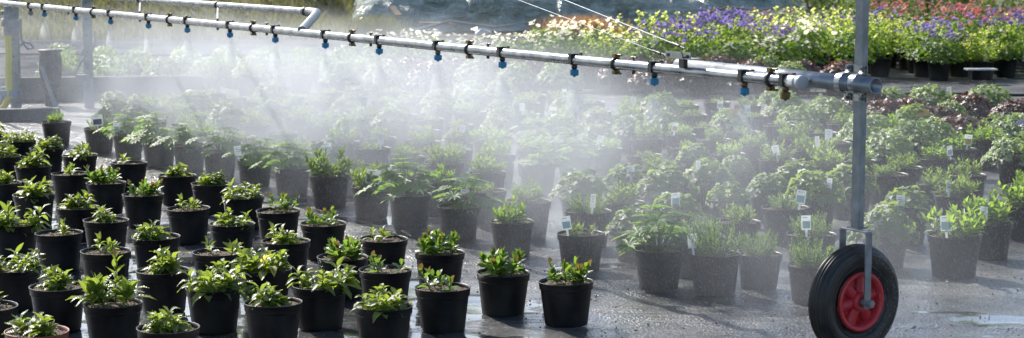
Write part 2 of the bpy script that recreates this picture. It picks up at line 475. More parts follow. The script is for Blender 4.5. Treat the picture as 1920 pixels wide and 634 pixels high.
def shoot(mb, rng, base, d, h, nl, L, W, prof=0, mi=0, tipmi=None, droop=0.8, stem_mi=1, el0=0.2, el1=1.25, seg=4, fold=0.3, r=0.0016, wav=0.05):
    """a leafy shoot: leaves spiral up a stem, longest low down"""
    base = Vector(base); d = d.normalized()
    pts = [base + d * (h * k / 3) + UP * 0.0 for k in range(4)]
    if h > 0.012: mb.tube(pts, r, 5, stem_mi, False)
    a = rng.uniform(0, 6.28)
    for k in range(nl):
        t = (k + 0.5) / nl
        p = base + d * (h * (0.1 + 0.9 * t))
        a += 2.4 + rng.uniform(-0.3, 0.3)
        el = el0 + (el1 - el0) * t ** 1.3 + rng.uniform(-0.15, 0.15)
        dd = Vector((math.cos(a) * math.cos(el), math.sin(a) * math.cos(el), math.sin(el)))
        dd = (dd + d * 0.25).normalized()
        l = L * (1 - 0.45 * t) * rng.uniform(0.8, 1.15)
        w = W * (1 - 0.35 * t) * rng.uniform(0.85, 1.15)
        mb.leaf(p, dd, UP + Vector((rng.uniform(-.6, .6), rng.uniform(-.6, .6), 0)), l, w, droop * rng.uniform(0.3, 1.7), fold, seg,
                tipmi if (tipmi is not None and t > 0.92) else mi, prof, wav)

def seedling(seed, kind):
    rng = random.Random(seed); mb = MB()
    if kind == 'lance':
        n = rng.randint(8, 12); sp = rng.uniform(0.045, 0.072)
        for i in range(n):
            a = rng.uniform(0, 6.28); r = sp * math.sqrt(rng.random())
            b = (r * math.cos(a), r * math.sin(a), -0.004)
            d = Vector((math.cos(a) * r * 6, math.sin(a) * r * 6, 1))
            shoot(mb, rng, b, d, rng.uniform(0.012, 0.06), rng.randint(9, 13), rng.uniform(0.044, 0.072), rng.uniform(0.019, 0.029), rng.choice((0, 0, 1)), 0, None, 1.35, el0=-0.05, el1=0.95, wav=0.09)
    elif kind == 'tall':
        for i in range(6):
            a = rng.uniform(0, 6.28); r = 0.045 * math.sqrt(rng.random())
            shoot(mb, rng, (r * math.cos(a), r * math.sin(a), -0.004), Vector((math.cos(a) * 0.35, math.sin(a) * 0.35, 1)), rng.uniform(0.03, 0.06), 10, 0.085, 0.027, 0, 0, None, 0.9)
        shoot(mb, rng, (0.02, 0.0, 0), Vector((0.12, 0.05, 1)), 0.12, 16, 0.05, 0.02, 0, 0, 2, 0.7, 3)
    elif kind == 'small':
        for i in range(rng.randint(3, 4)):
            a = rng.uniform(0, 6.28); r = 0.05 * math.sqrt(rng.random())
            shoot(mb, rng, (r * math.cos(a) - 0.015, r * math.sin(a), -0.003), Vector((math.cos(a) * 0.3, math.sin(a) * 0.3, 1)), rng.uniform(0.015, 0.045), rng.randint(7, 9), 0.052, 0.018, 0, 0, None, 0.8)
    elif kind == 'oval':
        for i in range(rng.randint(8, 11)):
            a = rng.uniform(0, 6.28); r = 0.05 * math.sqrt(rng.random())
            d = Vector((math.cos(a) * r * 11, math.sin(a) * r * 11, 1))
            shoot(mb, rng, (r * math.cos(a), r * math.sin(a), -0.003), d, rng.uniform(0.03, 0.08), rng.randint(10, 14), 0.046, 0.025, 1, 0, 2, 0.5, 3, 0.1, 1.3)
    elif kind == 'ovalsmall':
        for i in range(rng.randint(4, 6)):
            a = rng.uniform(0, 6.28); r = 0.045 * math.sqrt(rng.random())
            d = Vector((math.cos(a) * r * 14, math.sin(a) * r * 14, 1))
            shoot(mb, rng, (r * math.cos(a), r * math.sin(a), -0.003), d, rng.uniform(0.03, 0.075), rng.randint(8, 10), 0.04, 0.02, 1, 0, 2, 0.5, 3, 0.1, 1.3)
    main = M['oval'] if kind.startswith('oval') else M['seed']
    return mb.mesh('foliage_' + kind, [main, M['stem'], M['redtip'], M['brownstem']])

def lupin(seed, sc=1.0):
    rng = random.Random(seed); mb = MB()
    for i in range(rng.randint(34, 40)):
        el = rng.uniform(0.1, 1.4)
        d = rdir(rng, el)
        h = rng.uniform(0.05, 0.155) * sc
        b = Vector((d.x * 0.02, d.y * 0.02, -0.004))
        pts = [b, b + d * h * 0.5 + UP * 0.01, b + d * h - UP * 0.008]
        mb.tube(pts, 0.0017, 5, 1, False)
        n = (UP * 1.4 + d).normalized()
        x = n.orthogonal().normalized(); y = n.cross(x)
        nl = rng.randint(8, 10); L = rng.uniform(0.032, 0.054) * sc; off = rng.uniform(0, 1)
        for k in range(nl):
            a = 2 * PI * (k + off) / nl
            dd = x * math.cos(a) + y * math.sin(a) + n * 0.25
            mb.leaf(pts[-1], dd, n, L * rng.uniform(0.85, 1.1), 0.0125 * sc, 0.55, 0.35, 3, 0, 1)
    return mb.mesh('foliage_palmate', [M['lupin'], M['stem']])

def bushy(seed, mat, w=0.10, h=0.12, n=26, L=0.055, W=0.015, nl=12, name='foliage_bushy', lean=9, prof=0):
    rng = random.Random(seed); mb = MB()
    for i in range(n):
        a = rng.uniform(0, 6.28); q = math.sqrt(rng.random()); r = w * 0.55 * q
        d = Vector((math.cos(a) * q * lean * 0.1, math.sin(a) * q * lean * 0.1, 1))
        hh = h * rng.uniform(0.65, 1.15) * (1.1 - 0.4 * q)
        shoot(mb, rng, (r * math.cos(a), r * math.sin(a), -0.003), d, hh, nl, L, W, prof, 0, None, 0.7, 1, 0.1, 1.2, 3)
    return mb.mesh(name, [mat, M['stem']])

def needle(seed):
    rng = random.Random(seed); mb = MB()
    for i in range(44):
        a = rng.uniform(0, 6.28); q = math.sqrt(rng.random()); r = 0.06 * q
        d = Vector((math.cos(a) * q * 0.75, math.sin(a) * q * 0.75, 1))
        hh = rng.uniform(0.07, 0.14) * (1.1 - 0.35 * q)
        shoot(mb, rng, (r * math.cos(a), r * math.sin(a), -0.003), d, hh, 26, 0.030, 0.0058, 0, 0, None, 0.1, 1, 0.1, 1.0, 2)
    return mb.mesh('foliage_needle', [M['needle'], M['stem']])

def mound(seed, mat, w=0.17, h=0.13, n=330, r=0.019, lob=5, name='foliage_mound', petals=None, drape=0.3):
    rng = random.Random(seed); mb = MB()
    for i in range(n):
        a = rng.uniform(0, 6.28); q = math.sqrt(rng.random())
        bumps = 1 + 0.22 * noise.noise(Vector((math.cos(a) * 1.7 + seed, math.sin(a) * 1.7, q * 2)))
        lift = 0.35 + 0.65 * rng.random() ** 0.4
        x, y = w * q * math.cos(a) * bumps, w * q * math.sin(a) * bumps
        z = h * (1 - q ** 2.4 * (1 + drape)) * lift * bumps + 0.01
        nn = Vector((math.cos(a) * q * 1.2 + rng.uniform(-.5, .5), math.sin(a) * q * 1.2 + rng.uniform(-.5, .5), 1.0))
        mb.lobed((x, y, z), nn, Vector((math.cos(a), math.sin(a), 0)), r * rng.uniform(0.7, 1.25), lob, 0.35, 0)
    for i in range(16):
        a = rng.uniform(0, 6.28)
        q = rng.uniform(0.2, 0.8)
        mb.tube([(0.2 * w * math.cos(a), 0.2 * w * math.sin(a), -0.003), (w * q * math.cos(a), w * q * math.sin(a), h * (1 - q * q) * 0.8)], 0.0016, 4, 1, False)
    return mb.mesh(name, [mat, M['stem']])

def blob(mb, rng, p, r, mi, k=6, flat=0.5):
    """a flower: a ring of petals around a centre"""
    p = Vector(p)
    n = (UP + Vector((rng.uniform(-.9, .9), rng.uniform(-1.2, .4), 0))).normalized()
    x = n.orthogonal().normalized(); y = n.cross(x)
    for j in range(k):
        a = 2 * PI * j / k
        d = x * math.cos(a) + y * math.sin(a) + n * flat
        mb.leaf(p, d, n, r, r * 0.75, 0.3, 0.2, 2, mi, 1)

def flowering(seed, petal, w=0.2, h=0.42, nflow=34, leaf=None, low=0.6, fr=0.02, name='foliage_flowering'):
    """leafy clump with stems that carry flowers over it; material 0 leaf, 1 stem"""
    rng = random.Random(seed); mb = MB()
    for i in range(260):
        a = rng.uniform(0, 6.28); q = math.sqrt(rng.random()); t = rng.random()
        rr = w * (0.75 + 0.35 * math.sin(PI * min(1, t + 0.1)))
        x, y = rr * q * math.cos(a), rr * q * math.sin(a)
        z = h * low * t + 0.01
        mb.lobed((x, y, z), Vector((math.cos(a) * .8 + rng.uniform(-.6, .6), math.sin(a) * .8 + rng.uniform(-.6, .6), 1)), Vector((math.cos(a), math.sin(a), 0)), 0.024 * rng.uniform(0.7, 1.3), 5, 0.35, 0)
    nst = max(8, nflow // 2)
    for i in range(nst):
        a = rng.uniform(0, 6.28); q = math.sqrt(rng.random()) * w
        top = Vector((q * 1.25 * math.cos(a), q * 1.25 * math.sin(a), h * rng.uniform(0.75, 1.08)))
        b = Vector((q * 0.3 * math.cos(a), q * 0.3 * math.sin(a), 0))
        mb.tube([b, (b + top) / 2 + UP * 0.02, top], 0.0016, 4, 1, False)
        for j in range(max(1, nflow // nst)):
            blob(mb, rng, top + Vector((rng.uniform(-.035, .035), rng.uniform(-.035, .035), rng.uniform(-.06, .015))), fr * rng.uniform(0.8, 1.3), 2)
        for j in range(3):
            mb.lobed(b.lerp(top, rng.uniform(0.4, 0.9)), Vector((rng.uniform(-1, 1), rng.uniform(-1, 1), 1)), top, 0.017, 4, 0.3, 0)
    return mb.mesh(name, [leaf or M['flgreen'], M['stem'], petal])

def limey(seed):
    rng = random.Random(seed); mb = MB()
    for i in range(30):
        a = rng.uniform(0, 6.28); q = math.sqrt(rng.random())
        d = Vector((math.cos(a) * q * 0.55, math.sin(a) * q * 0.55, 1))
        hh = rng.uniform(0.24, 0.42)
        b = Vector((0.08 * q * math.cos(a), 0.08 * q * math.sin(a), 0))
        shoot(mb, rng, b, d, hh, 17, 0.05, 0.022, 1, 0, None, 0.6, 1, 0.0, 0.9, 2)
        tip = b + d.normalized() * hh
        if rng.random() < 0.75:
            for j in range(4):
                blob(mb, rng, tip + Vector((rng.uniform(-.02, .02), rng.uniform(-.02, .02), rng.uniform(-.03, .02))), 0.014, 2, 5)
    return mb.mesh('foliage_lime', [M['lime'], M['stem'], M['cream']])

FOL = {
    'lance': [seedling(i, 'lance') for i in range(7)],
    'tall': [seedling(41, 'tall')],
    'small': [seedling(20 + i, 'small') for i in range(4)],
    'oval': [seedling(60 + i, 'oval') for i in range(4)],
    'ovalsmall': [seedling(80 + i, 'ovalsmall') for i in range(3)],
    'lupin': [lupin(i, 1.15) for i in range(4)],
    'needle': [needle(i) for i in range(4)],
    'bushy': [bushy(i, M['bushy']) for i in range(5)],
    'bright': [bushy(30 + i, M['bright'], 0.11, 0.12, 24, 0.06, 0.021, 10, 'foliage_bright') for i in range(3)],
    'lobedleaf': [mound(40 + i, M['bushy'], 0.14, 0.125, 220, 0.024, 5, 'foliage_lobed', drape=0.3) for i in range(4)],
    'sparse': [bushy(50 + i, M['bushy'], 0.08, 0.05, 9, 0.045, 0.014, 8, 'foliage_sparse') for i in range(3)],
    'mound': [mound(i, M['geran']) for i in range(4)],
    'purple': [mound(10 + i, M['dark'], 0.18, 0.11, 230, 0.026, 6, 'foliage_purple') for i in range(3)],
    'violet': [flowering(i, M['violet'], fr=0.024, nflow=44, h=0.40) for i in range(4)],
    'whitefl': [flowering(20 + i, M['white'], h=0.34, nflow=44, low=0.75, fr=0.022) for i in range(3)],
    'redfl': [flowering(30 + i, M['red'], h=0.44, nflow=26, fr=0.024) for i in range(3)],
    'lime': [limey(i) for i in range(4)],
    'green': [flowering(70 + i, M['cream'], h=0.3, nflow=4, low=0.9) for i in range(2)],
}
LOOK = {'lance': 'leafy green seedling', 'tall': 'leafy seedling with one tall reddish shoot', 'small': 'tiny green seedling',
        'oval': 'bushy oval-leaved seedling', 'ovalsmall': 'small oval-leaved seedling', 'lupin': 'palmate-leaved lupin',
        'needle': 'fine needle-leaved plant', 'bushy': 'narrow-leaved bushy plant', 'bright': 'bright broad-leaved plant',
        'lobedleaf': 'lobed-leaf plant', 'sparse': 'sparse low plant', 'mound': 'pale green mounded plant', 'purple': 'purple plant',
        'violet': 'violet-flowered plant', 'whitefl': 'white-flowered plant', 'redfl': 'red-flowered plant', 'lime': 'lime green plant', 'green': 'plain green leafy plant'}
NAME = {'lupin': 'potted_lupin', 'needle': 'potted_herb', 'violet': 'potted_violet_flower', 'whitefl': 'potted_white_flower', 'redfl': 'potted_red_flower',
        'lime': 'potted_lime_plant', 'purple': 'potted_purple_plant', 'mound': 'potted_mound_plant'}

# ------------------------------------------------------------ pots, soil, labels
PR, PH = 0.105, 0.165
def pot_mesh(mat, hr=1.0, name='pot'):
    mb = MB(); r = PR; h = PH * hr
    prof = [(0.0, 0.003), (r * 0.74, 0.003), (r * 0.765, 0.0), (r * 0.78, 0.004), (r * 0.80, 0.02 * hr), (r * 0.925, h - 0.034), (r * 0.93, h - 0.031),
            (r * 0.965, h - 0.029), (r * 0.97, h - 0.026), (r * 0.988, h - 0.004), (r * 1.004, h - 0.003), (r * 1.004, h), (r * 0.975, h), (r * 0.955, h - 0.01), (r * 0.945, h - 0.02)]
    mb.lathe(prof, 56)
    return mb.mesh(name, mat)
def soil_mesh(seed, z):
    rng = random.Random(seed); mb = MB(); n = 28
    rings = [0.0, 0.03, 0.055, 0.078, 0.0985]
    vs = []
    for r in rings[1:]:
        for k in range(n):
            a = 2 * PI * k / n
            vs.append((r * math.cos(a), r * math.sin(a), z + 0.006 * noise.noise(Vector((r * 30 * math.cos(a) + seed * 7, r * 30 * math.sin(a), 0))) + (0.003 if r < 0.06 else 0)))
    vs.append((0, 0, z + 0.004)); c = len(vs) - 1
    fs = [(c, k, (k + 1) % n) for k in range(n)]
    for i in range(3):
        for k in range(n):
            a, b = i * n + k, i * n + (k + 1) % n
            fs.append((a, a + n, b + n, b))
    mb.add(vs, fs, None, 0, True)
    for i in range(150):
        a = rng.uniform(0, 6.28); r = 0.094 * math.sqrt(rng.random()); s = rng.uniform(0.0012, 0.0034)
        Mx = Matrix.Rotation(rng.uniform(0, 3), 3, Vector((rng.random(), rng.random(), rng.random() + .01)).normalized())
        mb.box((r * math.cos(a), r * math.sin(a), z + 0.004), s * 2, s, s, 1 if rng.random() < 0.7 else 2, Mx)
    return mb.mesh('soil', [M['soil'], M['grit'], M['moss']])
POT = pot_mesh(M['pot']); POT_T = pot_mesh(M['terra'], 1.0, 'pot_terracotta')
SOIL = [soil_mesh(i, PH - 0.014) for i in range(5)]
SOIL_Z = PH - 0.009

def label_mesh(kind):
    mb = MB()
    w, h = (0.042, 0.060)
    if kind in ('pink', 'lilac', 'orangedome'):
        pts = [(-0.045, 0)] + [(-0.045 * math.cos(a), 0.022 + 0.032 * math.sin(a)) for a in [PI * k / 10 for k in range(11)]] + [(0.045, 0)]
        n = len(pts)
        f = [(x, -0.0008, 0.02 + z) for x, z in pts]; b = [(x, 0.0008, 0.02 + z) for x, z in pts]
        mb.add(f + b, [tuple(range(n))[::-1], tuple(range(n, 2 * n))] + [(i, (i + 1) % n, n + (i + 1) % n, n + i) for i in range(n)], None, 1)
        mb.box((0, 0, 0.0), 0.012, 0.0016, 0.05, 0)
        mats = {'pink': 'tagpink', 'lilac': 'taglilac', 'orangedome': 'tagorange'}[kind]
        return mb.mesh('plant_label', [M['tagwhite'], M[mats]])
    if kind == 'dark': w, h = 0.075, 0.075
    if kind == 'slim': w, h = 0.026, 0.062
    mb.box((0, 0, 0.012 + h / 2), w, 0.0012, h, 0)
    mb.box((0, 0, -0.008), 0.010, 0.0012, 0.04, 0)
    pm = {'blue': 'tagblue', 'orange': 'tagorange', 'dark': 'tagdark', 'slim': None, 'white': None, 'pinkpic': 'tagpink'}[kind]
    if pm:
        mb.box((0, -0.0009, 0.012 + h * 0.36), w * 0.80, 0.0008, h * 0.5, 1)
        mb.box((-w * .1, -0.0009, 0.012 + h * 0.86), w * 0.5, 0.0008, h * 0.05, 2)
    else:
        for k in range(3): mb.box((-w * .05, -0.0009, 0.012 + h * (0.8 - 0.16 * k)), w * (0.62 - 0.14 * k), 0.0008, h * 0.04, 2)
    return mb.mesh('plant_label', [M['tagwhite'], M[pm] if pm else M['tagwhite'], M['taggrey']])
LAB = {k: label_mesh(k) for k in ('blue', 'orange', 'dark', 'slim', 'white', 'pinkpic', 'pink', 'lilac', 'orangedome')}
LABTXT = {'blue': 'blue picture label', 'orange': 'orange picture label', 'dark': 'dark square label', 'slim': 'slim white label', 'white': 'white label',
          'pinkpic': 'pink picture label', 'pink': 'round pink label', 'lilac': 'round lilac label', 'orangedome': 'round orange label'}

prng = random.Random(5)
def potted(pos, kind, label, cat, group, fs=1.0, ps=1.0, lab=None, labxy=None, terra=False, rz=None, var=None, fz=1.0, shift=(0, 0)):
    t = thing(NAME.get(kind, 'potted_plant'), pos, label, cat, group, prng.uniform(0, 6.28) if rz is None else rz)
    t.scale = (ps, ps, ps)
    t.rotation_euler = (prng.uniform(-.014, .014), prng.uniform(-.014, .014), t.rotation_euler[2])
    a = link('pot', POT_T if terra else POT, t)
    a.rotation_euler = (0, 0, prng.uniform(0, 6))
    s = link('soil', SOIL[prng.randrange(5)], t)
    f = link('foliage', FOL[kind][prng.randrange(len(FOL[kind])) if var is None else var], t)
    f.location = (shift[0], shift[1], SOIL_Z)
    f.scale = (fs, fs, fs * fz)
    f.rotation_euler = (0, 0, prng.uniform(0, 6.28))
    if lab:
        l = link('plant_label', LAB[lab], t)
        q = labxy or (prng.uniform(-0.06, 0.06), prng.uniform(-0.085, -0.05))
        rzz = t.rotation_euler[2]
        Mi = Matrix.Rotation(-rzz, 3, 'Z')
        v = Mi @ Vector((q[0], q[1], 0))
        l.location = (v.x, v.y, SOIL_Z + 0.01 + (0.035 * fs if kind in ('purple', 'mound') else 0.012))
        l.rotation_euler = (prng.uniform(-0.25, 0.1), prng.uniform(-0.15, 0.15), -rzz + prng.uniform(-0.6, 0.6))
    return t

# ------------------------------------------------------------ seedlings in front of the boom
# rim centre in photo pixels, foliage kind, foliage scale
rows = [
 [(1062, 527, 'oval', 0.85, ''), (943, 510, 'oval', 1.15, ''), (824, 472, 'oval', 1.1, ''), (719, 447, 'small', 1.0, ''), (606, 418, 'ovalsmall', 1.2, ''), (522, 394, 'ovalsmall', 1.2, ''),
  (456, 368, 'lance', 1.0, ''), (395, 344, 'lance', .95, ''), (332, 328, 'lance', .95, ''), (242, 305, 'small', 1.25, ''), (150, 290, 'lance', 1.05, ''), (88, 277, 'lance', 1.05, ''), (36, 264, 'lance', 1.0, ''), (-14, 252, 'lance', 1.0, '')],
 [(830, 538, 'ovalsmall', 1.2, ''), (722, 505, 'ovalsmall', 1.1, ''), (642, 481, 'oval', 0.95, ''), (536, 451, 'lance', 1.0, ''), (435, 419, 'lance', 0.9, ''), (354, 390, 'small', 1.15, ''),
  (268, 364, 'oval', 0.95, ''), (199, 342, 'oval', 0.9, ''), (132, 325, 'small', 1.1, ''), (62, 311, 'lance', 1.1, ''), (5, 292, 'lance', 1.1, '')],
 [(718, 572, 'lance', 0.9, ''), (600, 534, 'lance', 1.0, ''), (497, 504, 'lance', 1.15, 'yellow'), (408, 472, 'small', 1.3, ''), (293, 443, 'lance', 0.98, ''), (198, 412, 'lance', 0.85, ''),
  (145, 388, 'lance', .95, ''), (64, 364, 'lance', 1.1, ''), (2, 342, 'lance', 1.0, '')],
 [(512, 566, 'lance', .95, ''), (401, 538, 'lance', 1.15, 'trailing'), (306, 506, 'lance', 1.15, ''), (198, 470, 'small', 1.15, ''), (111, 436, 'small', 1.05, ''), (28, 420, 'lance', 1.25, '')],
 [(315, 613, 'lance', 0.85, ''), (212, 568, 'tall', 1.2, ''), (108, 536, 'lance', 1.0, ''), (26, 502, 'lance', 1.1, '')],
 [(68, 620, 'lance', 1.0, 'terra'), (-24, 573, 'small', 1.1, '')],
]
for ri, row in enumerate(rows):
    for ci, (px, py, kind, fs, note) in enumerate(row):
        p = on_z(px, py, PH); p.z = 0
        look = LOOK[kind]
        if note == 'terra': lb = 'leafy seedling in the only terracotta red pot, front left corner'
        elif note == 'yellow': lb = 'yellowing leafy seedling, %s from right in %s row before the boom' % (ORD[ci + 1], ORD[ri + 1])
        elif kind == 'tall': lb = 'leafy seedling with one tall reddish shoot in large front black pot'
        else: lb = '%s, %s from right in %s row before the boom' % (look, ORD[ci + 1], ORD[ri + 1])
        fs *= (1.2 if kind in ('lance', 'oval') else 1.08) * prng.uniform(0.88, 1.1)
        t = potted(p, kind, lb, 'potted plant', 'seedling pots in front of the boom', fs, 1.0, fz=prng.uniform(0.92, 1.12), terra=(note == 'terra'), shift=(prng.uniform(-.012, .012), prng.uniform(-.012, .012)))
        if note == 'trailing':
            mb = MB(); rg = random.Random(3)
            for i in range(7):
                q = Vector((0.085, -0.02 + 0.012 * i, 0.16)); d = Vector((0.6, rg.uniform(-.4, .4), 0.4)).normalized()
                pts = [q]
                for k in range(7):
                    d = (d + Vector((0, 0, -0.33))).normalized(); pts.append(pts[-1] + d * 0.022)
                mb.tube(pts, 0.001, 4, 1, False)
                for k in range(1, 8):
                    for j in range(4): mb.lobed(pts[k], rdir(rg, 0.5), rdir(rg, 0), 0.006, 4, 0.2, 0)
            sp = link('trailing_weed', mb.mesh('trailing_weed', [M['bright'], M['stem']]), t)
            sp.rotation_euler = (0, 0, -t.rotation_euler[2] - 0.3)
        if note == 'yellow':
            mb = MB()
            mb.leaf((0.03, -0.05, 0.02), Vector((0.25, -0.8, 0.5)), UP, 0.085, 0.032, 2.4, 0.3, 5, 0, 0)
            mb.leaf((-0.02, 0.0, 0.02), Vector((0.5, -0.3, 0.9)), UP, 0.08, 0.034, 1.0, 0.3, 5, 0, 1)
            yl = link('yellow_leaf', mb.mesh('yellow_leaf', leafmat('yellowed_leaf', (0.45, 0.36, 0.1), (0.5, 0.42, 0.12), (0.8, 0.7, 0.2), 0.5, 0.35)), t)
            yl.location = (0, 0, SOIL_Z); yl.rotation_euler = (0, 0, -t.rotation_euler[2])

# ------------------------------------------------------------ the field behind the boom
def uv_of(p):
    q = Vector((p.x, p.y, 0)) - P0
    return q.dot(U), q.dot(V)
taken = []
front = [  # left to right: rim centre px, kind, foliage scale, pot scale, label
 (106, 228, 'bright', 0.62, 1.0, None), (186, 240, 'needle', .85, 1.0, 'dark'), (240, 253, 'lupin', 1.0, 1.0, 'blue'), (298, 264, 'lupin', 1.1, 1.05, None), (355, 272, 'lupin', 1.05, 1.0, None),
 (412, 284, 'lupin', 1.1, 1.0, None), (477, 300, 'lupin', 0.95, 1.0, 'white'), (547, 314, 'lupin', 1.0, 1.0, None), (618, 331, 'bushy', 1.15, 1.05, None),
 (696, 349, 'bushy', 1.1, 1.0, 'dark'), (769, 367, 'lupin', 1.1, 1.05, None), (860, 386, 'lupin', 1.0, 1.0, 'pinkpic'), (960, 412, 'bright', 0.85, 0.97, None),
 (1089, 437, 'sparse', 1.1, 1.0, 'blue'), (1235, 467, 'lupin', 1.28, 1.0, None), (1341, 476, 'needle', 1.15, 1.02, 'white'), (1424, 468, 'needle', 0.95, 0.9, None),
 (1522, 490, 'needle', 1.1, 0.92, None)]
for i, (px, py, kind, fs, ps, lab) in enumerate(front):
    p = on_z(px, py, PH); p.z = 0
    taken.append(p.copy())
    lb = '%s in black pot, %s from left in first row behind boom' % (LOOK[kind], ORD[i + 1])
    q = {'dark': (0.01, -0.09), 'blue': (-0.06, -0.07), 'white': (-0.09, -0.03), 'pinkpic': (0.03, -0.02)}.get(lab)
    potted(p, kind, lb, 'potted plant', 'front row of plants behind the boom', fs, ps, lab, q)
rightf = [(1660, 432, 'lobedleaf', 1.0, 1.0, 'blue', 'lobed-leaf plant with blue label, just right of the wheel post'),
 (1790, 447, 'bright', 1.0, 1.12, 'blue', 'trailing leafy plant with blue label, frontmost pot right of the wheel'),
 (1856, 417, 'bright', 1.12, 1.0, 'white', 'bright leafy plant with white label, right of the blue-labelled front pot'),
 (1912, 385, 'bright', 1.15, 1.0, None, 'bright leafy plant at the right edge of the picture, behind white-labelled pot'),
 (1700, 395, 'lobedleaf', .95, 1.0, 'white', 'lobed-leaf plant with white label, behind the pot beside the wheel post'),
 (1790, 365, 'bushy', 1.1, 1.0, 'slim', 'bushy plant with slim label, behind the frontmost pot right of wheel')]
for (px, py, kind, fs, ps, lab, lb) in rightf:
    p = on_z(px, py, PH); p.z = 0
    taken.append(p.copy())
    potted(p, kind, lb, 'potted plant', 'plants at the right of the wheel', fs, ps, lab, (-0.05, -0.08))

frng = random.Random(12)
def pick(px, py):
    """which plant stands where, as the photo shows it"""
    r = frng.random()
    if px > 1590 and py < 236: return 'purple' if r < 0.55 else ('mound' if r < 0.8 else 'sparse')
    if px > 1780 and py < 250: return 'purple' if r < 0.6 else 'mound'
    if px > 1330 and py < 240: return 'mound' if r < 0.66 else ('bushy' if r < 0.8 else 'sparse')
    if px > 1620 and py < 300: return 'mound' if r < 0.6 else 'bright'
    if px > 1100 and py < 215: return 'mound' if r < 0.4 else ('sparse' if r < 0.7 else 'bushy')
    if py < 250: return 'sparse' if r < 0.42 else ('bushy' if r < 0.7 else 'lobedleaf')
    if px > 1250 and py < 300: return 'bushy' if r < 0.36 else ('sparse' if r < 0.82 else 'bright')
    if px > 1600: return 'bright' if r < 0.4 else ('bushy' if r < 0.75 else 'sparse')
    if px > 1000 and py > 330: return 'lobedleaf' if r < 0.6 else ('needle' if r < 0.72 else 'bushy')
    return 'bushy' if r < 0.4 else ('lobedleaf' if r < 0.66 else ('bright' if r < 0.74 else ('lupin' if r < 0.8 else 'sparse')))
NF = 0
for k in range(1, 24):
    v = 0.10 + 0.43 * k
    cnt = 0
    cand = []
    u = 12.5
    while u > -5:
        u -= 0.43
        p = P0 + U * (u + (0.2 if k % 2 else 0) + frng.uniform(-.04, .04)) + V * (v + frng.uniform(-.04, .04))
        cand.append(p)
    for p in cand:
        px, py = pix((p.x, p.y, PH))
        bx, by = pix((p.x, p.y, 0))
        if px < -60 or px > 1985 or p.y > (14.9 if px > 1050 else 15.8) or p.y < 5: continue
        if px > 1560 and by > 470: continue
        if px < 330 and p.y > 15.0: continue
        if px < 200 and p.y > 13.4: continue
        if px > 1590 and p.y > 17.4: continue
        if min((q - p).length for q in taken) < 0.30: continue
        if frng.random() < 0.05: continue
        cnt += 1; NF += 1
        kind = pick(px, py)
        lab = None
        r = frng.random()
        if kind == 'purple' : lab = ('pink' if r < 0.10 else ('lilac' if r < 0.14 else None))
        elif kind == 'mound': lab = ('lilac' if r < 0.14 else ('orangedome' if r < 0.24 else None))
        elif r < 0.27 and px > 560:
            lab = 'white' if r < 0.10 else ('slim' if r < 0.14 else ('orange' if (r < 0.22 and py < 320) else 'blue'))
        lb = '%s, %s from left in %s row behind boom' % (LOOK[kind].replace('mounded plant', 'mound') + (' with ' + LABTXT[lab] if lab else ''), ORD[cnt], ORD[k + 1])
        sc = frng.uniform(0.8, 1.15)
        if kind == 'mound': sc *= 1.0
        potted(p, kind, lb, 'potted plant', 'potted plants in rows behind the boom', sc * (1.02 if kind in ('mound', 'purple') else 0.9), frng.uniform(0.98, 1.1), lab, fz=0.95 if kind in ('sparse', 'mound') else frng.uniform(0.75, 0.95))
print('field plants', NF)

# ------------------------------------------------------------ far block across the path: stands, mounds and flowers
def stand_mesh():
    mb = MB()
    ring = [(0.118 * math.cos(a), 0.118 * math.sin(a), 0.12) for a in [2 * PI * k / 16 for k in range(17)]]
    mb.tube(ring, 0.004, 5, 0, False)
    return mb.mesh('stand_ring', M['blackplastic'])
def stand_leg(a):
    mb = MB(); c, s = math.cos(a), math.sin(a)
    mb.tube([(0.12 * c, 0.12 * s, 0.13), (0.17 * c, 0.17 * s, 0.115), (0.215 * c, 0.215 * s, 0.003)], 0.005, 5)
    return mb.mesh('leg', M['blackplastic'])
ST = stand_mesh(); SL = [stand_leg(0.4 + 2 * PI * k / 4) for k in range(4)]
nst = 0
def pot_stand(p, lb):
    t = thing('pot_stand', p, lb, 'pot stand', 'black four-legged stands around pots')
    link('stand_ring', ST, t)
    for m in SL: link('leg', m, t)
    t.rotation_euler = (0, 0, prng.uniform(0, 3))

brow = []
for j, (D, n0) in enumerate(((17.15, 0), (17.6, 1), (18.05, 2), (18.5, 3), (19.0, 4), (19.5, 5))):
    x = (40 - 960) / F * D
    i = 0
    while True:
        x += 0.42 + frng.uniform(-.05, .05)
        px, py = pix((x, D, 0))
        lim = 1600 if j == 0 else (1640 if j == 1 else (1500 if j == 2 else 680))
        if px > lim: break
        if j == 0 and px < 560 and frng.random() < 0.3: continue
        if j == 0 and 1130 < px < 1170: continue
        i += 1
        kind = ('mound' if frng.random() < 0.75 else 'purple') if j == 0 and px < 1210 else ('purple' if frng.random() < 0.8 else 'mound')
        if px < 700: kind = 'mound' if frng.random() < 0.5 else 'bushy'
        lab = None
        if kind == 'purple': lab = frng.choice(['pink', None, None, None])
        lb = '%s%s, %s pot from left in %s row across the path' % (LOOK[kind], ' with ' + LABTXT[lab] if lab else '', ORD[i], ORD[j + 1])
        p = Vector((x, D + frng.uniform(-.05, .05), 0))
        potted(p, kind, lb, 'potted plant', 'mounded plants across the path', frng.uniform(1.0, 1.2), 1.08, lab)
        if j == 0 and px > 700:
            nst += 1
            pot_stand(p, 'black four-legged pot stand, %s from left across the path' % ORD[nst])

